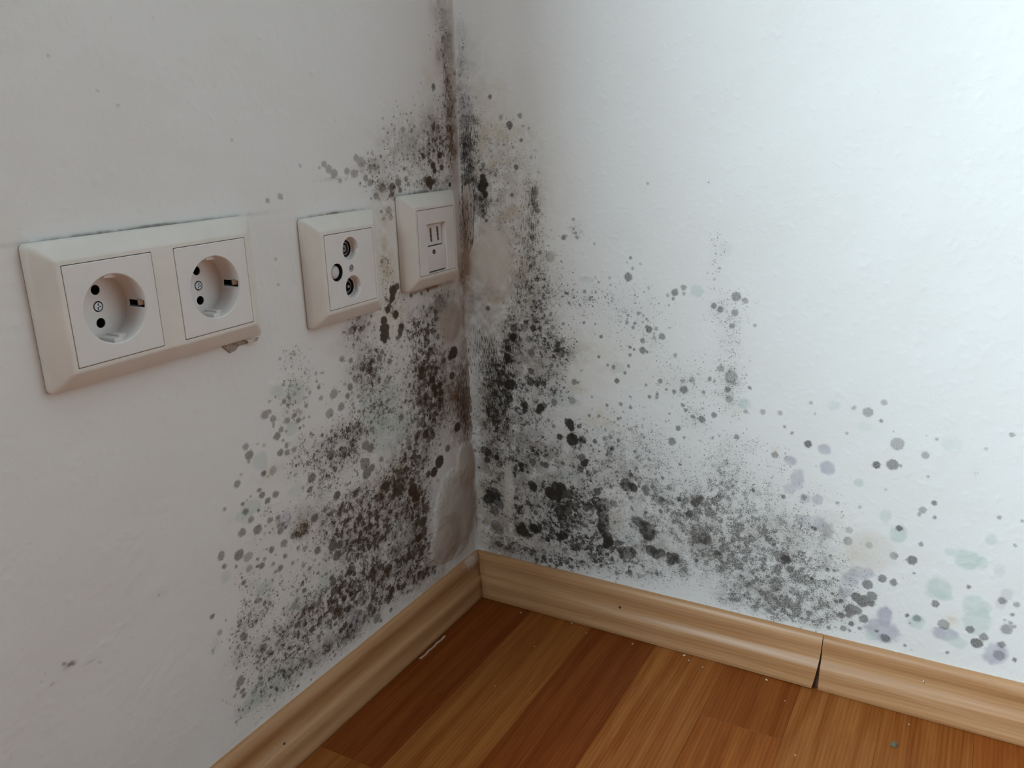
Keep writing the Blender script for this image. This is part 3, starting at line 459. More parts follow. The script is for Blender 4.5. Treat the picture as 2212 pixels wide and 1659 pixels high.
for s_, z_, hw in ((342.4, 377.8, 75.5), (176.3, 370.2, 40), (60.2, 377.1, 40)):   # paper is pressed flat under the frames
    m = np.clip((hw + 4 - abs(U - s_)) / 4, 0, 1) * np.clip((44 - abs(V - z_)) / 4, 0, 1)
    H = H * (1 - m) - 0.4 * m
mould = np.stack(((sdf + 4) / 20, dkn, DD, SS), -1)
colr4 = np.concatenate((colr, np.ones(colr.shape[:2] + (1,))), -1)
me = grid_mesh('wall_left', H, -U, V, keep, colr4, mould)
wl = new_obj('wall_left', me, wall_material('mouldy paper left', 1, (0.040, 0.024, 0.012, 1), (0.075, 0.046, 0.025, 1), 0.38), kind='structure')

# ---- right wall (plane y = 0)
ur = np.concatenate((np.arange(0, 520, 0.95), [540, 600, 750, ROOM_X * 1000]))
U, V, H, colr, sdf, dkn, DD, SS = wall_fields(ur, zc, nums(MOULD_SR), [e.split(',') for e in MOULD_SHADE_WR.split()], nums(MOULD_DR),
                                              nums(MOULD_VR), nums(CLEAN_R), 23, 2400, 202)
mould = np.stack(((sdf + 4) / 20, dkn, DD, SS), -1)
cs = np.clip((215 - U) / 90, 0, 1) * np.clip((400 - V) / 70, 0.15, 1)                    # towards the window the growth gets finer and paler
colr4 = np.concatenate((colr, (cs * cs * (3 - 2 * cs))[..., None]), -1)
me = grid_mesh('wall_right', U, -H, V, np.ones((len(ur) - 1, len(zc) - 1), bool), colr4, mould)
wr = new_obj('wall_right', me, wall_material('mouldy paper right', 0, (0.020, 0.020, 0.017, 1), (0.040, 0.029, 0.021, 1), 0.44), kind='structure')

# ---- the rest of the room shell
paint = plain('grey wall paint', (0.06, 0.059, 0.057), 0.9, mottled=0.02, scale=0.01)
def slab(name, x0, x1, y0, y1, z0, z1, mat, parent=None, **kw):
    bm = bmesh.new(); add_box(bm, x0 * 1000, x1 * 1000, y0 * 1000, y1 * 1000, z0 * 1000, z1 * 1000)
    return bm_obj(name, bm, mat, parent, 0, **kw)
bm = bmesh.new()
yb0, yb1 = ROOM_Y * 1000 - 100, ROOM_Y * 1000
wx0, wx1, wz0, wz1 = (q * 1000 for q in FILL_WIN)  # opening added for the fill light
add_box(bm, -50, wx0, yb0, yb1, 0, ROOM_Z * 1000); add_box(bm, wx1, ROOM_X * 1000 + 50, yb0, yb1, 0, ROOM_Z * 1000)
add_box(bm, wx0, wx1, yb0, yb1, 0, wz0); add_box(bm, wx0, wx1, yb0, yb1, wz1, ROOM_Z * 1000)
bm_obj('wall_back', bm, paint, None, 0, kind='structure')
bm = bmesh.new()
for q in ((wx0, wx0 + 40, wz0, wz1), (wx1 - 40, wx1, wz0, wz1), (wx0 + 40, wx1 - 40, wz0, wz0 + 40), (wx0 + 40, wx1 - 40, wz1 - 40, wz1)):
    add_box(bm, q[0], q[1], yb1 - 40, yb1, q[2], q[3])
bm_obj('fill_window', bm, paint, None, 0, kind='structure')  # frame round the added fill opening
slab('wall_side', ROOM_X, ROOM_X + .1, ROOM_Y, 0.0, 0, ROOM_Z, paint, kind='structure')
slab('ceiling', -.05, ROOM_X + .05, ROOM_Y - .05, 0.05, ROOM_Z, ROOM_Z + .1, plain('white ceiling paint', (0.36, 0.36, 0.36), 0.9, mottled=0.02, scale=0.01), kind='structure')
# window: reveal and a plain frame round the opening
bm = bmesh.new()
y0, y1, z0, z1 = WIN_Y0 * 1000, WIN_Y1 * 1000, WIN_Z0 * 1000, WIN_Z1 * 1000
rv = REVEAL * 1000
add_box(bm, -rv, 0, y0 - 20, y0, z0 - 20, z1 + 20); add_box(bm, -rv, 0, y1, y1 + 20, z0 - 20, z1 + 20)
add_box(bm, -rv, 0, y0, y1, z0 - 20, z0); add_box(bm, -rv, 0, y0, y1, z1, z1 + 20)
bm_obj('window_1', bm, paint, None, 0, kind='structure')

# ------------------------------------------------------------------ floor of laminate strips
def wood_material(name, axis, tint_attr=True, light=(0.37, 0.145, 0.038), dark=(0.20, 0.050, 0.006), rough=0.36, white_spot=None, fig=1.0, spec=0.16):
    """grain runs along the given axis of the object; every piece gets its own offset and tone"""
    t = NT(name)
    tc = t.n('ShaderNodeTexCoord').outputs['Object']
    info = t.n('ShaderNodeObjectInfo')
    P = t.vmul(tc, (1000, 1000, 1000))
    rnd = t.math('MULTIPLY', info.outputs['Random'], 900.0)
    cmb = t.n('ShaderNodeCombineXYZ')
    for i in range(3):
        t.l(rnd, cmb.inputs[i])
    Q = t.vadd(P, cmb.outputs[0])
    st = [0.11, 0.11, 0.11]; st[axis] = 0.0055
    ft = [1.6, 1.6, 1.6]; ft[axis] = 0.035
    band = t.noise(t.vmul(Q, st), 1.0, 4.0, 0.6, dist=0.6)
    fine = t.noise(t.vmul(Q, ft), 1.0, 3.0, 0.6)
    rings = t.n('ShaderNodeTexWave', wave_type='BANDS', bands_direction='X' if axis != 0 else 'Z')
    rt = [0.06, 0.06, 0.06]; rt[axis] = 0.004
    t.l(t.vmul(Q, rt), rings.inputs['Vector']); rings.inputs['Scale'].default_value = 1.6
    rings.inputs['Distortion'].default_value = 7.0; rings.inputs['Detail'].default_value = 2.0; rings.inputs['Detail Scale'].default_value = 0.8
    f = t.math('ADD', t.math('MULTIPLY', t.ramp(band, 0.25, 0.75), 0.45), t.math('MULTIPLY', fine, 0.40))
    f = t.math('ADD', f, t.math('MULTIPLY', rings.outputs['Fac'], 0.14 * fig))
    col = t.mix(t.lin(f, 0.2, 0.95), dark + (1,), light + (1,))
    if tint_attr:
        col = t.mix(1.0, col, t.n('ShaderNodeAttribute', attribute_type='OBJECT', attribute_name='tone').outputs['Color'], 'MULTIPLY')
    if white_spot:
        geo = t.n('ShaderNodeNewGeometry').outputs['Position']
        G = t.vmul(geo, (1000, 1000, 1000))
        sb = t.n('ShaderNodeVectorMath', operation='SUBTRACT'); t.l(G, sb.inputs[0]); sb.inputs[1].default_value = white_spot
        sc = t.vmul(sb.outputs[0], (1 / 6.0, 1 / 17.0, 1 / 9.0))
        ln = t.n('ShaderNodeVectorMath', operation='LENGTH'); t.l(sc, ln.inputs[0])
        m = t.math('ADD', ln.outputs['Value'], t.math('MULTIPLY', t.math('SUBTRACT', t.noise(G, 0.25, 4.0, 0.6), 0.5), 1.5))
        col = t.mix(t.ramp(m, 0.35, 1.05, 0.75, 0.0), col, (0.62, 0.52, 0.47, 1))
    t.l(col, t.b.inputs['Base Color'])
    t.b.inputs['Roughness'].default_value = rough
    t.b.inputs['Specular IOR Level'].default_value = spec
    t.bump(fine, 0.06, 0.0002)
    return t.m

laminate = wood_material('laminate strips', 1)
slab('floor', -.05, ROOM_X + .05, ROOM_Y - .05, .05, -.03, -.0012, plain('dark subfloor', (0.10, 0.05, 0.02), 0.8), kind='structure')
floor = bpy.data.objects['floor']
LIGHT, RED, TAN, MID = (1.0, 0.97, 0.9), (0.72, 0.52, 0.40), (1.10, 1.10, 1.15), (0.88, 0.72, 0.60)
# strip edges every 66 mm from x = 4; (strip index, end, start, tone)
strips = {-1: [(0, -1.2, RED)], 0: [(0, -.262, RED), (-.262, -.70, LIGHT), (-.70, -1.2, RED)], 1: [(0, -.42, LIGHT), (-.42, -.9, RED), (-.9, -1.3, TAN)],
          2: [(0, -.33, RED), (-.33, -.8, TAN), (-.8, -1.2, MID)], 3: [(0, -.36, TAN), (-.36, -.75, MID)], 4: [(0, -.088, MID), (-.088, -.52, (0.98, 0.84, 0.70)), (-.52, -.9, LIGHT)],
          5: [(0, -.30, TAN), (-.30, -.7, RED)], 6: [(0, -.40, (1.02, 0.95, 0.86)), (-.40, -.9, LIGHT)], 7: [(0, -.25, (0.86, 0.66, 0.5)), (-.25, -.7, TAN)],
          8: [(0, -.45, LIGHT), (-.45, -.9, RED)]}
random.seed(4)
for k in range(-1, 46):
    segs = strips.get(k)
    if segs is None:
        segs, y = [], 0.0
        while y > -1.0:
            y2 = y - random.uniform(.28, .45); segs.append((y, y2, random.choice((LIGHT, RED, TAN, MID)))); y = y2
    last = segs[-1][1]
    if k < 18:
        if last > ROOM_Y:
            segs = segs + [(last, ROOM_Y, random.choice((LIGHT, RED, TAN, MID)))]
    else:
        segs = [(0, ROOM_Y, random.choice((LIGHT, RED, TAN, MID)))]
    for (ya, yb, tone) in segs:
        bm = bmesh.new()
        hw, hl = 33 - 0.06, (ya - yb) * 500 - 0.06
        add_box(bm, -hw, hw, -hl, hl, -1.2, 0.0)
        top = [e for e in bm.edges if all(v.co.z > -0.1 for v in e.verts)]
        bmesh.ops.bevel(bm, geom=top, offset=0.12, segments=1, affect='EDGES')
        o = bm_obj('plank', bm, laminate, floor, 0)
        o.location = ((4 + 66 * k + 33) * MM, (ya + yb) / 2, 0)
        j = random.uniform(.96, 1.04)
        o['tone'] = (tone[0] * j, tone[1] * j, tone[2] * j)

# ------------------------------------------------------------------ skirting boards
PROFILE = [(0.0, 48.0), (1.4, 48.0), (3.2, 47.3), (4.9, 45.4), (6.0, 42.6), (6.4, 39.6), (6.1, 37.2), (5.6, 34.8), (5.5, 31.8), (6.1, 28.2),
           (7.4, 24.9), (9.1, 22.6), (10.4, 20.8), (11.1, 18.4), (11.1, 15.8), (11.0, 12.6), (11.3, 9.2), (11.9, 6.8), (12.5, 4.8), (12.6, 2.2), (12.0, 0.4), (0.0, 0.4)]
def profile_t(z):
    for (a, b), (c, d) in zip(PROFILE[1:], PROFILE[2:]):
        if d <= z <= b:
            return a + (c - a) * (b - z) / (b - d)
    return 12
def skirting(name, axis, s0, s1, mat, start=None, end=None, warp=None, parent=None):
    """start/end give the cut position for a profile point; warp(s, t, z) bends the board"""
    bm = bmesh.new()
    n = max(2, int((s1 - s0) / 8))
    loops = []
    for i in range(n + 1):
        f = i / n
        lp = []
        for t_, z_ in PROFILE:
            a = start(t_, z_) if start else s0
            b = end(t_, z_) if end else s1
            s = a + (b - a) * f
            tt, zz = (t_, z_) if warp is None else warp(s, t_, z_)
            lp.append((tt, -s, zz) if axis == 1 else (s, -tt, zz))
        loops.append(lp)
    loft(bm, loops, True, True)
    return bm_obj(name, bm, mat, parent, 50, kind='structure')
WOODL = dict(light=(0.58, 0.345, 0.185), dark=(0.40, 0.185, 0.072), rough=0.31, spec=0.36, tint_attr=False)
wood_l = wood_material('skirting wood left', 1, white_spot=(5.0, -19.0, 44.0), **WOODL)
wood_r = wood_material('skirting wood right', 0, **WOODL)
bl = skirting('baseboard_left', 1, 0, 1500, wood_l, start=lambda t_, z_: t_ + 0.25)
def warp_end(s, t_, z_):
    k = max(0.0, (s - 235) / 110.0)
    k = k * k
    return t_ + 2.2 * k * max(0.0, (44 - z_) / 44), z_ + 1.3 * k * max(0.0, (46 - z_) / 46)
br = skirting('baseboard_right', 0, 0, 346, wood_r, start=lambda t_, z_: t_ + 0.25,
              end=lambda t_, z_: 347.0 - 4.6 * (max(0.0, 48 - z_) / 48) ** 2.2, warp=warp_end)
br2 = skirting('baseboard_right', 0, 347.6, 2990, wood_r)
bm = bmesh.new()                                     # dark filler: raw fibreboard end plus the open joint's shade
loft(bm, [[(s, -t_ * .74, max(.5, z_ * .9)) for t_, z_ in PROFILE] for s in (330.0, 349.0)], True, True)
bm_obj('joint_core_shade', bm, plain('brown fibreboard and joint shade', (0.085, 0.040, 0.016), 0.9, mottled=.2, scale=.4), br2, 0)

iron = plain('dark iron', (0.045, 0.035, 0.03), 0.45, 0.6)
steel = plain('bright steel', (0.75, 0.75, 0.76), 0.25, 1.0)
def nail(parent, axis, s, z, r, mat, recess=0.15, hole=True):
    t_ = profile_t(z)
    dz = 1.5
    sl = (profile_t(z - dz) - profile_t(z + dz)) / (2 * dz)
    bm = bmesh.new()
    loft(bm, [ring(0, 0, r, 14, -0.6), ring(0, 0, r, 14, 0.05), ring(0, 0, r * .82, 14, .22), ring(0, 0, r * .3, 14, .30)], True)
    o = bm_obj('nail', bm, mat, parent, 40)
    nrm = Vector((1, 0, sl)).normalized() if axis == 1 else Vector((0, -1, sl)).normalized()
    o.location = ((t_ * MM, -s * MM, z * MM) if axis == 1 else (s * MM, -t_ * MM, z * MM))
    o.rotation_euler = nrm.to_track_quat('Z', 'Y').to_euler()
    if hole:
        bm = bmesh.new()
        loft(bm, [ring(0, 0, r * 1.02, 14, .02), ring(0, 0, r * 1.35, 14, .10), ring(0, 0, r * 1.6, 14, -.05)])
        h = bm_obj('nail_rim', bm, rim_mat, o, 40)
rim_mat = plain('bruised wood', (0.10, 0.05, 0.022), 0.7)
nail(bl, 1, 294.6, 24.7, 0.9, iron)
nail(br, 0, 163.5, 27.0, 0.85, iron)
nail(br, 0, 139, 11.0, 0.45, iron, hole=False)
nail(br, 0, 322.5, 20.0, 0.95, iron)
nail(br2, 0, 426.4, 30.5, 0.95, steel, hole=False)

# ------------------------------------------------------------------ sockets on the left wall
CREAM = plain('cream plastic frame', (0.72, 0.675, 0.615), 0.38, mottled=0.05, scale=0.04)
WHITEP = plain('off white plastic insert', (0.74, 0.70, 0.675), 0.32, mottled=0.03, scale=0.05)
DARK = plain('dark recess shade', (0.012, 0.010, 0.009), 0.6)  # near black, stands in for the shade inside recesses
BRASS = plain('dull nickel contact', (0.52, 0.48, 0.41), 0.35, 0.85)
SCREWM = plain('grey zinc screw', (0.42, 0.42, 0.42), 0.35, 0.9)
BLACKP = plain('black connector plastic', (0.02, 0.018, 0.017), 0.4)
GREYM = plain('grey connector metal', (0.30, 0.285, 0.27), 0.45, 0.6)

def socket_matrix(s, z):
    # local x runs to the corner, y up, z out of the wall
    return Matrix(((0, 0, 1, 0), (1, 0, 0, -s * MM), (0, 1, 0, z * MM), (0, 0, 0, 1)))

def frame_mesh(w, h, holes, name, parent):
    x, y = w / 2, h / 2
    bm = bmesh.new()
    rings = [(0, 0.0, 3.0), (0, 3.6, 3.0), (0.35, 4.8, 3.0), (1.3, 6.0, 3.2), (3.0, 7.4, 3.2), (6.0, 9.4, 2.6), (8.6, 11.0, 2.0), (9.6, 11.6, 1.6), (10.3, 11.8, 1.3), (10.9, 11.85, 1.0)]
    loops = [rrect(-x + i, x - i, -y + i, y - i, r, t_) for i, t_, r in rings]
    loft(bm, loops)
    hl = []
    for cx in holes:
        q = rrect(cx - 27.9, cx + 27.9, -27.9, 27.9, 0.5, 11.85, 3)
        hl.append(q)
        loft(bm, [q, [(a, b, 4.0) for a, b, c in q]])
    fill(bm, [loops[-1]] + hl)
    return bm_obj(name, bm, CREAM, parent, 28)

def screw(parent, x, y, z, r, mat=SCREWM, cross=True):
    bm = bmesh.new()
    w, l = r * 0.16, r * 0.72
    c = [(w, w), (w, l), (-w, l), (-w, w), (-l, w), (-l, -w), (-w, -w), (-w, -l), (w, -l), (w, -w), (l, -w), (l, w)]
    hole = [(a, b, 0.9) for a, b in c]
    outer = ring(0, 0, r * .92, 20, 0.9)
    fill(bm, [outer, hole])
    loft(bm, [hole, [(a, b, 0.2) for a, b, _ in hole]], True)
    loft(bm, [outer, ring(0, 0, r, 20, 0.6), ring(0, 0, r, 20, -0.5)])
    o = bm_obj('screw', bm, mat, parent, 40)
    o.location = (x * MM, y * MM, z * MM)
    o.rotation_euler = (0, 0, random.uniform(0, 1.5))
    return o

def schuko_insert(parent, cx):
    N, R, T, B = 60, 19.3, 12.0, -3.6
    bm = bmesh.new()
    sq = rrect(-27.45, 27.45, -27.45, 27.45, 0.6, T, 3)
    sq2 = rrect(-27.2, 27.2, -27.2, 27.2, 0.6, T + .15, 3)
    sq3 = rrect(-26.8, 26.8, -26.8, 26.8, 0.6, T + .15, 3)
    loft(bm, [[(a, b, 3.0) for a, b, c in sq], sq, sq2, sq3])
    rim = ring(0, 0, R + .9, N, T + .15, math.radians(-3))
    fill(bm, [sq3, rim])
    loft(bm, [rim, ring(0, 0, R + .5, N, T + .15, math.radians(-3)), ring(0, 0, R, N, T - .3, math.radians(-3))])
    # cavity wall; the earth-clip slots stay open on the left and the right
    zs = [T - .3, T - 1.2, T - 13.6, B]
    rr = [R, R - .03, R - .35, R - .6]
    L = [[bm.verts.new(p) for p in ring(0, 0, r, N, z, math.radians(-3))] for r, z in zip(rr, zs)]
    slots = {0, 59, 29, 30}
    slots = {N - 1, 0, N // 2 - 1, N // 2}
    for j in range(3):
        for i in range(N):
            if j == 1 and i in slots:
                continue
            bm.faces.new((L[j][i], L[j][(i + 1) % N], L[j + 1][(i + 1) % N], L[j + 1][i]))
    floor_o = ring(0, 0, R - .6, N, B, math.radians(-3))
    holes = [ring(0, y, 2.9, 18, B) for y in (9.5, -9.5)]
    sc = ring(0, 0, 3.15, 24, B)
    fill(bm, [floor_o] + holes + [sc])
    for q in holes:
        loft(bm, [q, [(a, b, B - 12) for a, b, c in q]])
    loft(bm, [sc, [(a, b, B - 1.5) for a, b, c in sc]], True)
    # guide ribs at the top and the bottom of the cavity
    for sgn in (1, -1):
        add_box(bm, -2.6, 2.6, *(sorted((sgn * (R + .2), sgn * (R - 2.3)))), B + .2, T - 2.4, 0.3)
        add_box(bm, 2.6, 7.4, *(sorted((sgn * (R - .6), sgn * (R - 3.2)))), B + .2, T - 5.5, 0.3)
    ins = bm_obj('socket_insert', bm, WHITEP, parent, 30)
    ins.location = (cx * MM, 0, 0)
    bm = bmesh.new()                                  # pin holes, screw ring and clip pockets blackened, their shade put into the colour
    for y in (9.5, -9.5):
        loft(bm, [ring(0, y, 2.86, 18, B - .7), ring(0, y, 2.86, 18, B - 12)], True)
        bm.faces.new([bm.verts.new(p) for p in ring(0, y, 2.95, 18, B - 7)])
    bm.faces.new([bm.verts.new(p) for p in ring(0, 0, 3.1, 24, B - 1.35)])
    for s_ in (1, -1):
        a, b = sorted((s_ * (R - .25), s_ * (R + 4.5)))
        lp = [(a, -2.1, T - 13.7), (b, -2.1, T - 13.7), (b, 2.1, T - 13.7), (a, 2.1, T - 13.7)]
        far = s_ * (R + 4.5); near = s_ * (R - .2)
        v = [[(near, -2.2, T - 13.8), (near, 2.2, T - 13.8), (near, 2.2, T - 1.1), (near, -2.2, T - 1.1)],
             [(far, -2.2, T - 13.8), (far, 2.2, T - 13.8), (far, 2.2, T - 1.1), (far, -2.2, T - 1.1)]]
        loft(bm, v, True)
    bm_obj('chamber_shade', bm, DARK, ins, 0)
    for s_ in (1, -1):                                # bent spring strip of the earth contact
        bm = bmesh.new()
        path = [(R + 2.5, T - 9.6), (R + .4, T - 7.8), (R - 1.6, T - 5.0), (R - 1.9, T - 4.0), (R - .9, T - 2.6), (R + 1.6, T - 1.6)]
        loops = []
        for (a, c) in path:
            loops.append([(s_ * a, -1.55, c), (s_ * a, 1.55, c), (s_ * (a + .6), 1.55, c), (s_ * (a + .6), -1.55, c)])
        loft(bm, loops, True, True)
        bm_obj('earth_clip', bm, BRASS, ins, 40)
    screw(ins, 0, 0, B - .8, 2.5)
    return ins

# ---- double power socket
t1 = thing('double_socket', 'wide cream double power socket at the left, two round recesses side by side', 'socket', matrix=socket_matrix(342.4, 377.8))
frame_mesh(152.5, 80.5, (-35.5, 35.5), 'frame', t1)
schuko_insert(t1, -35.5)
schuko_insert(t1, 35.5)

# ---- aerial socket
t2 = thing('antenna_socket', 'cream aerial socket with two round coaxial jacks, between the double socket and the phone socket', 'socket', matrix=socket_matrix(176.3, 370.2))
frame_mesh(81, 81, (0,), 'frame', t2)
bm = bmesh.new()
T = 12.0
sq = rrect(-27.45, 27.45, -27.45, 27.45, 0.5, T, 3)
loft(bm, [[(a, b, 3.0) for a, b, c in sq], sq])
jacks = [(0.4, 14.6), (0.4, -14.4)]
BX, BY = -16.7, -0.7
hl = [ring(x, y, 9.0, 40, T) for x, y in jacks] + [ring(BX, BY, 6.7, 30, T), ring(-.2, 0, 2.9, 20, T)]
fill(bm, [sq] + hl)
for (x, y), q in zip(jacks, hl[:2]):
    loft(bm, [q, ring(x, y, 8.6, 40, T - .7), ring(x, y, 7.4, 40, 6.9), ring(x, y, 6.7, 40, 6.7)])
loft(bm, [hl[2], ring(BX, BY, 6.7, 30, 3)])
loft(bm, [hl[3], ring(-.2, 0, 2.7, 20, T - 2.2)], True)
bm_obj('cover_plate', bm, WHITEP, t2, 30)
screw(t2, -.2, 0, T - 2.0, 2.3)
for i, (x, y) in enumerate(jacks):
    bm = bmesh.new()
    loft(bm, [ring(0, 0, 6.8, 36, 3.6), ring(0, 0, 5.9, 36, 4.6), ring(0, 0, 5.6, 36, 4.4), ring(0, 0, 5.6, 36, -3)], True)
    c = bm_obj('coaxial_jack', bm, BLACKP, t2, 35)
    c.location = (x * MM, y * MM, .0026)
    bm = bmesh.new()
    if i == 0:
        loft(bm, [ring(0, 0, 4.9, 32, -2), ring(0, 0, 4.9, 32, 3.6), ring(0, 0, 4.3, 32, 3.6), ring(0, 0, 4.3, 32, -2)])
        bm_obj('shield_ring', bm, GREYM, c, 35)
        bm = bmesh.new()
        loft(bm, [ring(0, 0, 2.8, 28, -2), ring(0, 0, 2.8, 28, 2.9), ring(0, 0, 2.5, 28, 3.1), ring(0, 0, .95, 28, 3.1), ring(0, 0, .95, 28, -1)], True)
        bm_obj('core', bm, GREYM, c, 35)
    else:
        loft(bm, [ring(0, 0, 4.7, 32, -2), ring(0, 0, 4.7, 32, 3.2), ring(0, 0, 4.1, 32, 3.2), ring(0, 0, 4.1, 32, -2)])
        bm_obj('shield_ring', bm, SCREWM, c, 35)
        bm = bmesh.new()
        loft(bm, [ring(0, 0, 1.15, 16, -2), ring(0, 0, 1.15, 16, 4.4), ring(0, 0, .7, 16, 4.9)], True)
        bm_obj('centre_pin', bm, SCREWM, c, 35)
bm = bmesh.new()                                        # blanking button in a dark ring
loft(bm, [ring(0, 0, 5.2, 30, 4), ring(0, 0, 5.2, 30, 8.8), ring(0, 0, 4.8, 30, 9.8), ring(0, 0, 3.6, 30, 10.5), ring(0, 0, 1.5, 30, 10.8)], True)
b_ = bm_obj('blanking_button', bm, plain('pale grey plastic button', (0.66, 0.62, 0.63), 0.22), t2, 60)
b_.location = (BX * MM, BY * MM, 0)
bm = bmesh.new()
loft(bm, [ring(0, 0, 6.6, 30, 11.4), ring(0, 0, 6.5, 30, 5.0), ring(0, 0, 5.0, 30, 5.0)])
d_ = bm_obj('button_well', bm, DARK, t2, 30)  # dark lining paints the shade round the sunken button
d_.location = (BX * MM, BY * MM, 0)

# ---- telephone socket
t3 = thing('phone_socket', 'cream telephone socket with two narrow vertical slots, tight against the mouldy corner', 'socket', matrix=socket_matrix(60.2, 377.1))
frame_mesh(81, 81, (0,), 'frame', t3)
bm = bmesh.new()
sq = rrect(-27.45, 27.45, -27.45, 27.45, 0.5, T, 3)
loft(bm, [[(a, b, 3.0) for a, b, c in sq], sq])
hole = [(-14.6, -27.0, T), (14.4, -27.0, T), (14.4, 15.4, T), (-14.6, 15.4, T)]
fill(bm, [sq, hole])
loft(bm, [hole, [(-14.0, -26.8, 9.6), (12.9, -26.8, 9.6), (12.9, 13.4, 7.0), (-11.0, 13.4, 7.0)], [(-14.0, -26.8, 4), (12.9, -26.8, 4), (12.9, 13.4, 4), (-11.0, 13.4, 4)]])
bm_obj('cover_plate', bm, WHITEP, t3, 20)
bm = bmesh.new()
add_box(bm, -14.2, 13.6, -25.6, -4.6, 6.0, 11.0, 0.5, 2)
bm_obj('label_panel', bm, WHITEP, t3, 30)
bm = bmesh.new()
lp = rrect(-11.3, 12.6, -3.7, 13.6, 0.4, 8.0, 3)
def slot(x0, x1, y0, y1):
    n = 7
    left = [(x0 + (0.45 if k % 2 else 0) + .12 * k, y1 + (y0 - y1) * k / n, 8.0) for k in range(n + 1)]
    right = [(x1 + (0.3 if k % 2 else 0) + .10 * k, y0 + (y1 - y0) * (k) / n, 8.0) for k in range(n + 1)]
    right = [(x1 + (0.3 if k % 2 else 0) + .10 * (n - k), y0 + (y1 - y0) * k / n, 8.0) for k in range(n + 1)]
    return left + right
s1 = slot(-5.4, -2.4, -0.8, 11.0); s2_ = slot(5.0, 8.0, -0.8, 11.4)
fill(bm, [lp, s1, s2_])
loft(bm, [lp, [(a, b, 3.0) for a, b, c in lp]])
for q in (s1, s2_):
    loft(bm, [q, [(a, b, 5.2) for a, b, c in q]])
jb = bm_obj('jack_block', bm, WHITEP, t3, 30)
for q in (s1, s2_):
    bm = bmesh.new()
    loft(bm, [[(a, b, 6.9) for a, b, c in q], [(a, b, 3.2) for a, b, c in q]], True)
    bm.faces.new([bm.verts.new((a, b, 6.2)) for a, b, c in q])
    bm_obj('contact_slot', bm, DARK, jb, 0)
for za, zb, h_ in ((-4.7, -3.5, 7.6), (-27.0, -25.4, 8.2)):
    bm = bmesh.new()
    add_box(bm, -14.4, 12.9, za, zb, 3.0, h_)
    bm_obj('gap_shade', bm, DARK, t3, 0)  # dark strips painting the shade in the gaps beside the panel
screw(t3, -4.6, -9.2, 10.5, 2.1, iron)

# ------------------------------------------------------------------ torn paper under the double socket
bm = bmesh.new()
pts = [(300, 341), (297, 335.2), (292.5, 330.6), (288, 331.2), (285, 333.4), (281, 333.6), (277, 333.2), (275.5, 336), (274.5, 342)]
loft(bm, [[(0.35, -s, z) for s, z in pts], [(0.9 + .2 * (i % 2), -s, z) for i, (s, z) in enumerate(pts)]], True)
o = bm_obj('torn_plaster', bm, plain('bare grey plaster', (0.36, 0.31, 0.27), 0.95, mottled=0.35, scale=0.5, bump=.6), None, 0,
           label='ragged grey patch of bare plaster under the double socket', category='plaster')
bm = bmesh.new()
curl = []
for k in range(9):
    a = k / 8 * 4.2
    r = 3.4 - .12 * k
    curl.append((277.2 - 3.8 + r * math.cos(math.pi - a) , 0.6 + 1.2 * math.sin(a * .75) + .1 * k))
loops = []
for k in range(8):
    f = k / 7
    s = 279.5 - 11.5 * f
    z = 337 - 7.2 * math.sin(f * 2.2) + 4.2 * f
    t_ = 0.9 + 2.2 * math.sin(f * math.pi)
    w = 4.2 * (1 - .62 * f)
    loops.append([(t_, -s - w * .5, z + .4 * w), (t_ + .8 * f, -s + w * .5, z + .55 * w), (t_ + .35 + .8 * f, -s + w * .5, z + .55 * w), (t_ + .35, -s - w * .5, z + .4 * w)])
loft(bm, loops, True, True)
bm_obj('paper_curl', bm, plain('torn wallpaper', (0.66, 0.61, 0.56), 0.9), None, 50,
       label='small curled shred of wallpaper beside the bare plaster under the double socket', category='wallpaper')

# ------------------------------------------------------------------ loose rounded flap of stained paper beside the phone socket
bm = bmesh.new()
loops = []
for i in range(15):
    f = i / 14
    z = 436 - 76 * f
    half = 6.2 * math.sqrt(max(0.0, 1 - max(0, (f - .55) / .45) ** 2)) + .05
    lp = []
    for k in range(7):
        g = k / 6 * 2 - 1
        x = 6.6 + half * g + .5 * f
        y = -(-.3 + 2.4 * f + .5 * (1 - g * g) * f + .9 * max(0, f - .7))
        lp.append((x, y, z))
    lp += [(x, y + .45, z) for x, y, z in reversed(lp)]
    loops.append(lp)
loft(bm, loops, True, True)
flap_m = NT('stained paper flap')
tc = flap_m.n('ShaderNodeTexCoord').outputs['Object']
Pq = flap_m.vmul(tc, (1000, 1000, 1000))
nz = flap_m.noise(flap_m.vmul(Pq, (.7, .7, .12)), 1.0, 5.0, .65)
n2 = flap_m.noise(Pq, .9, 4.0, .6)
kk = flap_m.math('MULTIPLY', flap_m.ramp(nz, .46, .6), flap_m.ramp(n2, .3, .6, .3, 1.0))
flap_m.l(flap_m.mix(kk, (0.47, 0.40, 0.36, 1), (0.07, 0.055, 0.048, 1)), flap_m.b.inputs['Base Color'])
flap_m.b.inputs['Roughness'].default_value = .9
bm_obj('paper_flap', bm, flap_m.m, None, 50, label='dark mouldy tongue of loose wallpaper hanging beside the phone socket', category='wallpaper')

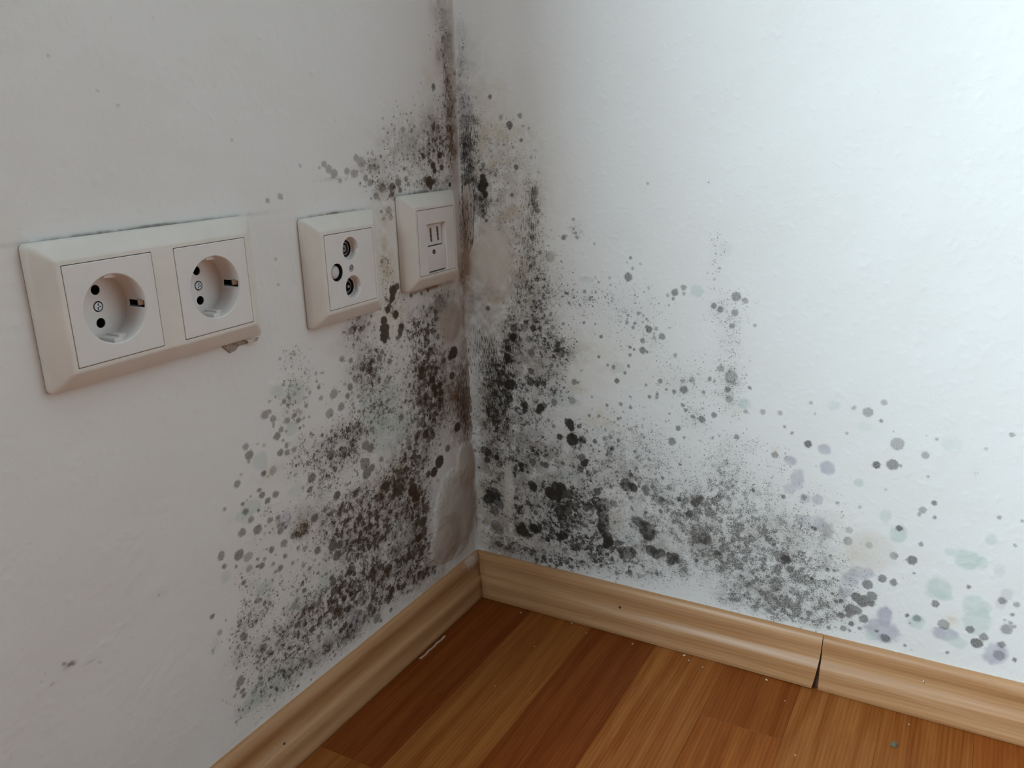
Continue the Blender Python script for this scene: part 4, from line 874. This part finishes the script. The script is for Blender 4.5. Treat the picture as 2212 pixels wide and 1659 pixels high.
# ------------------------------------------------------------------ crumbs, sliver and fluff on the floor
CRUMB = plain('pale plaster crumb', (0.62, 0.50, 0.37), 0.9, mottled=0.2, scale=1.0)
crumbs = [(62, -20, 1.0, 'pale crumb nearest the corner, beside the right skirting'),
          (116, -14.5, .9, 'pale crumb at the foot of the right skirting below its first nail'),
          (136, -23, .7, 'tiny pale crumb on the seam of light and dark strips by the right skirting'),
          (182, -20, .9, 'flat pale crumb on the reddish strip near the right skirting'),
          (231, -15.5, 1.3, 'largest pale crumb, against the foot of the right skirting'),
          (237, -21, .9, 'pale crumb lying just in front of the largest one'),
          (251, -25, .8, 'pale crumb on the tan strip right of the largest one'),
          (306, -18, 1.2, 'pale crumb under the lifted end of the skirting by the open joint'),
          (101, -65, .55, 'small pale crumb on the light strip, farthest back of those in its middle'),
          (98, -133, .6, 'small pale crumb on the light strip, nearest the viewer'),
          (130, -128, .5, 'small pale crumb at the edge of the light strip, far from the skirting'),
          (326, -39, .6, 'small pale crumb below the open skirting joint'),
          (347, -101, .7, 'small pale crumb in the middle of the tan strip at the bottom edge'),
          (420, -24, .75, 'small pale crumb on the strip under the skirting with the shiny nail')]
random.seed(9)
for x, y, r, lab in crumbs:
    bm = bmesh.new()
    bmesh.ops.create_icosphere(bm, subdivisions=1, radius=r)
    for v in bm.verts:
        v.co *= random.uniform(.65, 1.2)
        v.co.x *= 1.25; v.co.z *= .6
    zmin = min(v.co.z for v in bm.verts)
    for v in bm.verts:
        v.co.z -= zmin
    o = bm_obj('crumb', bm, CRUMB, None, 0, label=lab, category='crumb', group='pale crumbs scattered on the laminate')
    o.location = (x * MM, y * MM, 0.0)
    o.rotation_euler = (0, 0, random.uniform(0, 6))
bm = bmesh.new()
loft(bm, [[(14 + 1.1 * (k % 2), -88 - 7 * k, 0.0) for k in range(7)] + [(16.5 + .7 * (k % 2), -88 - 7 * k, 0.0) for k in reversed(range(7))],
          [(14.3 + 1.1 * (k % 2), -88.5 - 6.9 * k, .35) for k in range(7)] + [(16.2 + .7 * (k % 2), -88.5 - 6.9 * k, .35) for k in reversed(range(7))]], True)
bm_obj('paint_sliver', bm, plain('greyish paint sliver', (0.40, 0.30, 0.22), 0.8), None, 0,
       label='long thin greyish paint sliver on the floor along the left skirting', category='sliver')
bm = bmesh.new()
random.seed(21)
for i in range(46):
    c = Vector((random.gauss(0, 1.1), random.gauss(0, 1.4), 1.0 + abs(random.gauss(0, .5))))
    d = Vector((random.gauss(0, 1), random.gauss(0, 1), random.gauss(0, .5))).normalized()
    e = Vector((random.gauss(0, 1), random.gauss(0, 1), random.gauss(0, .5))).normalized()
    pts = [c + d * (k - 2) * .8 + e * .35 * math.sin(k * 1.3) for k in range(5)]
    loops = []
    for p_ in pts:
        p_.z = max(.12, p_.z)
        loops.append([(p_.x + .09 * math.cos(a), p_.y + .09 * math.sin(a), p_.z + .09 * math.sin(a * 1.0 + 1)) for a in (0, 2.1, 4.2)])
    loft(bm, loops, True, True)
bmesh.ops.create_icosphere(bm, subdivisions=2, radius=1.5, matrix=Matrix.Translation((0, 0, 1.0)) @ Matrix.Diagonal((1.1, 1.3, .65, 1)))
o = bm_obj('lint_ball', bm, plain('grey green lint', (0.15, 0.17, 0.135), 0.95, mottled=.3, scale=.8), None, 0,
           label='small grey green ball of lint on the floor in front of the right skirting', category='lint')
o.location = (.412, -.055, 0)
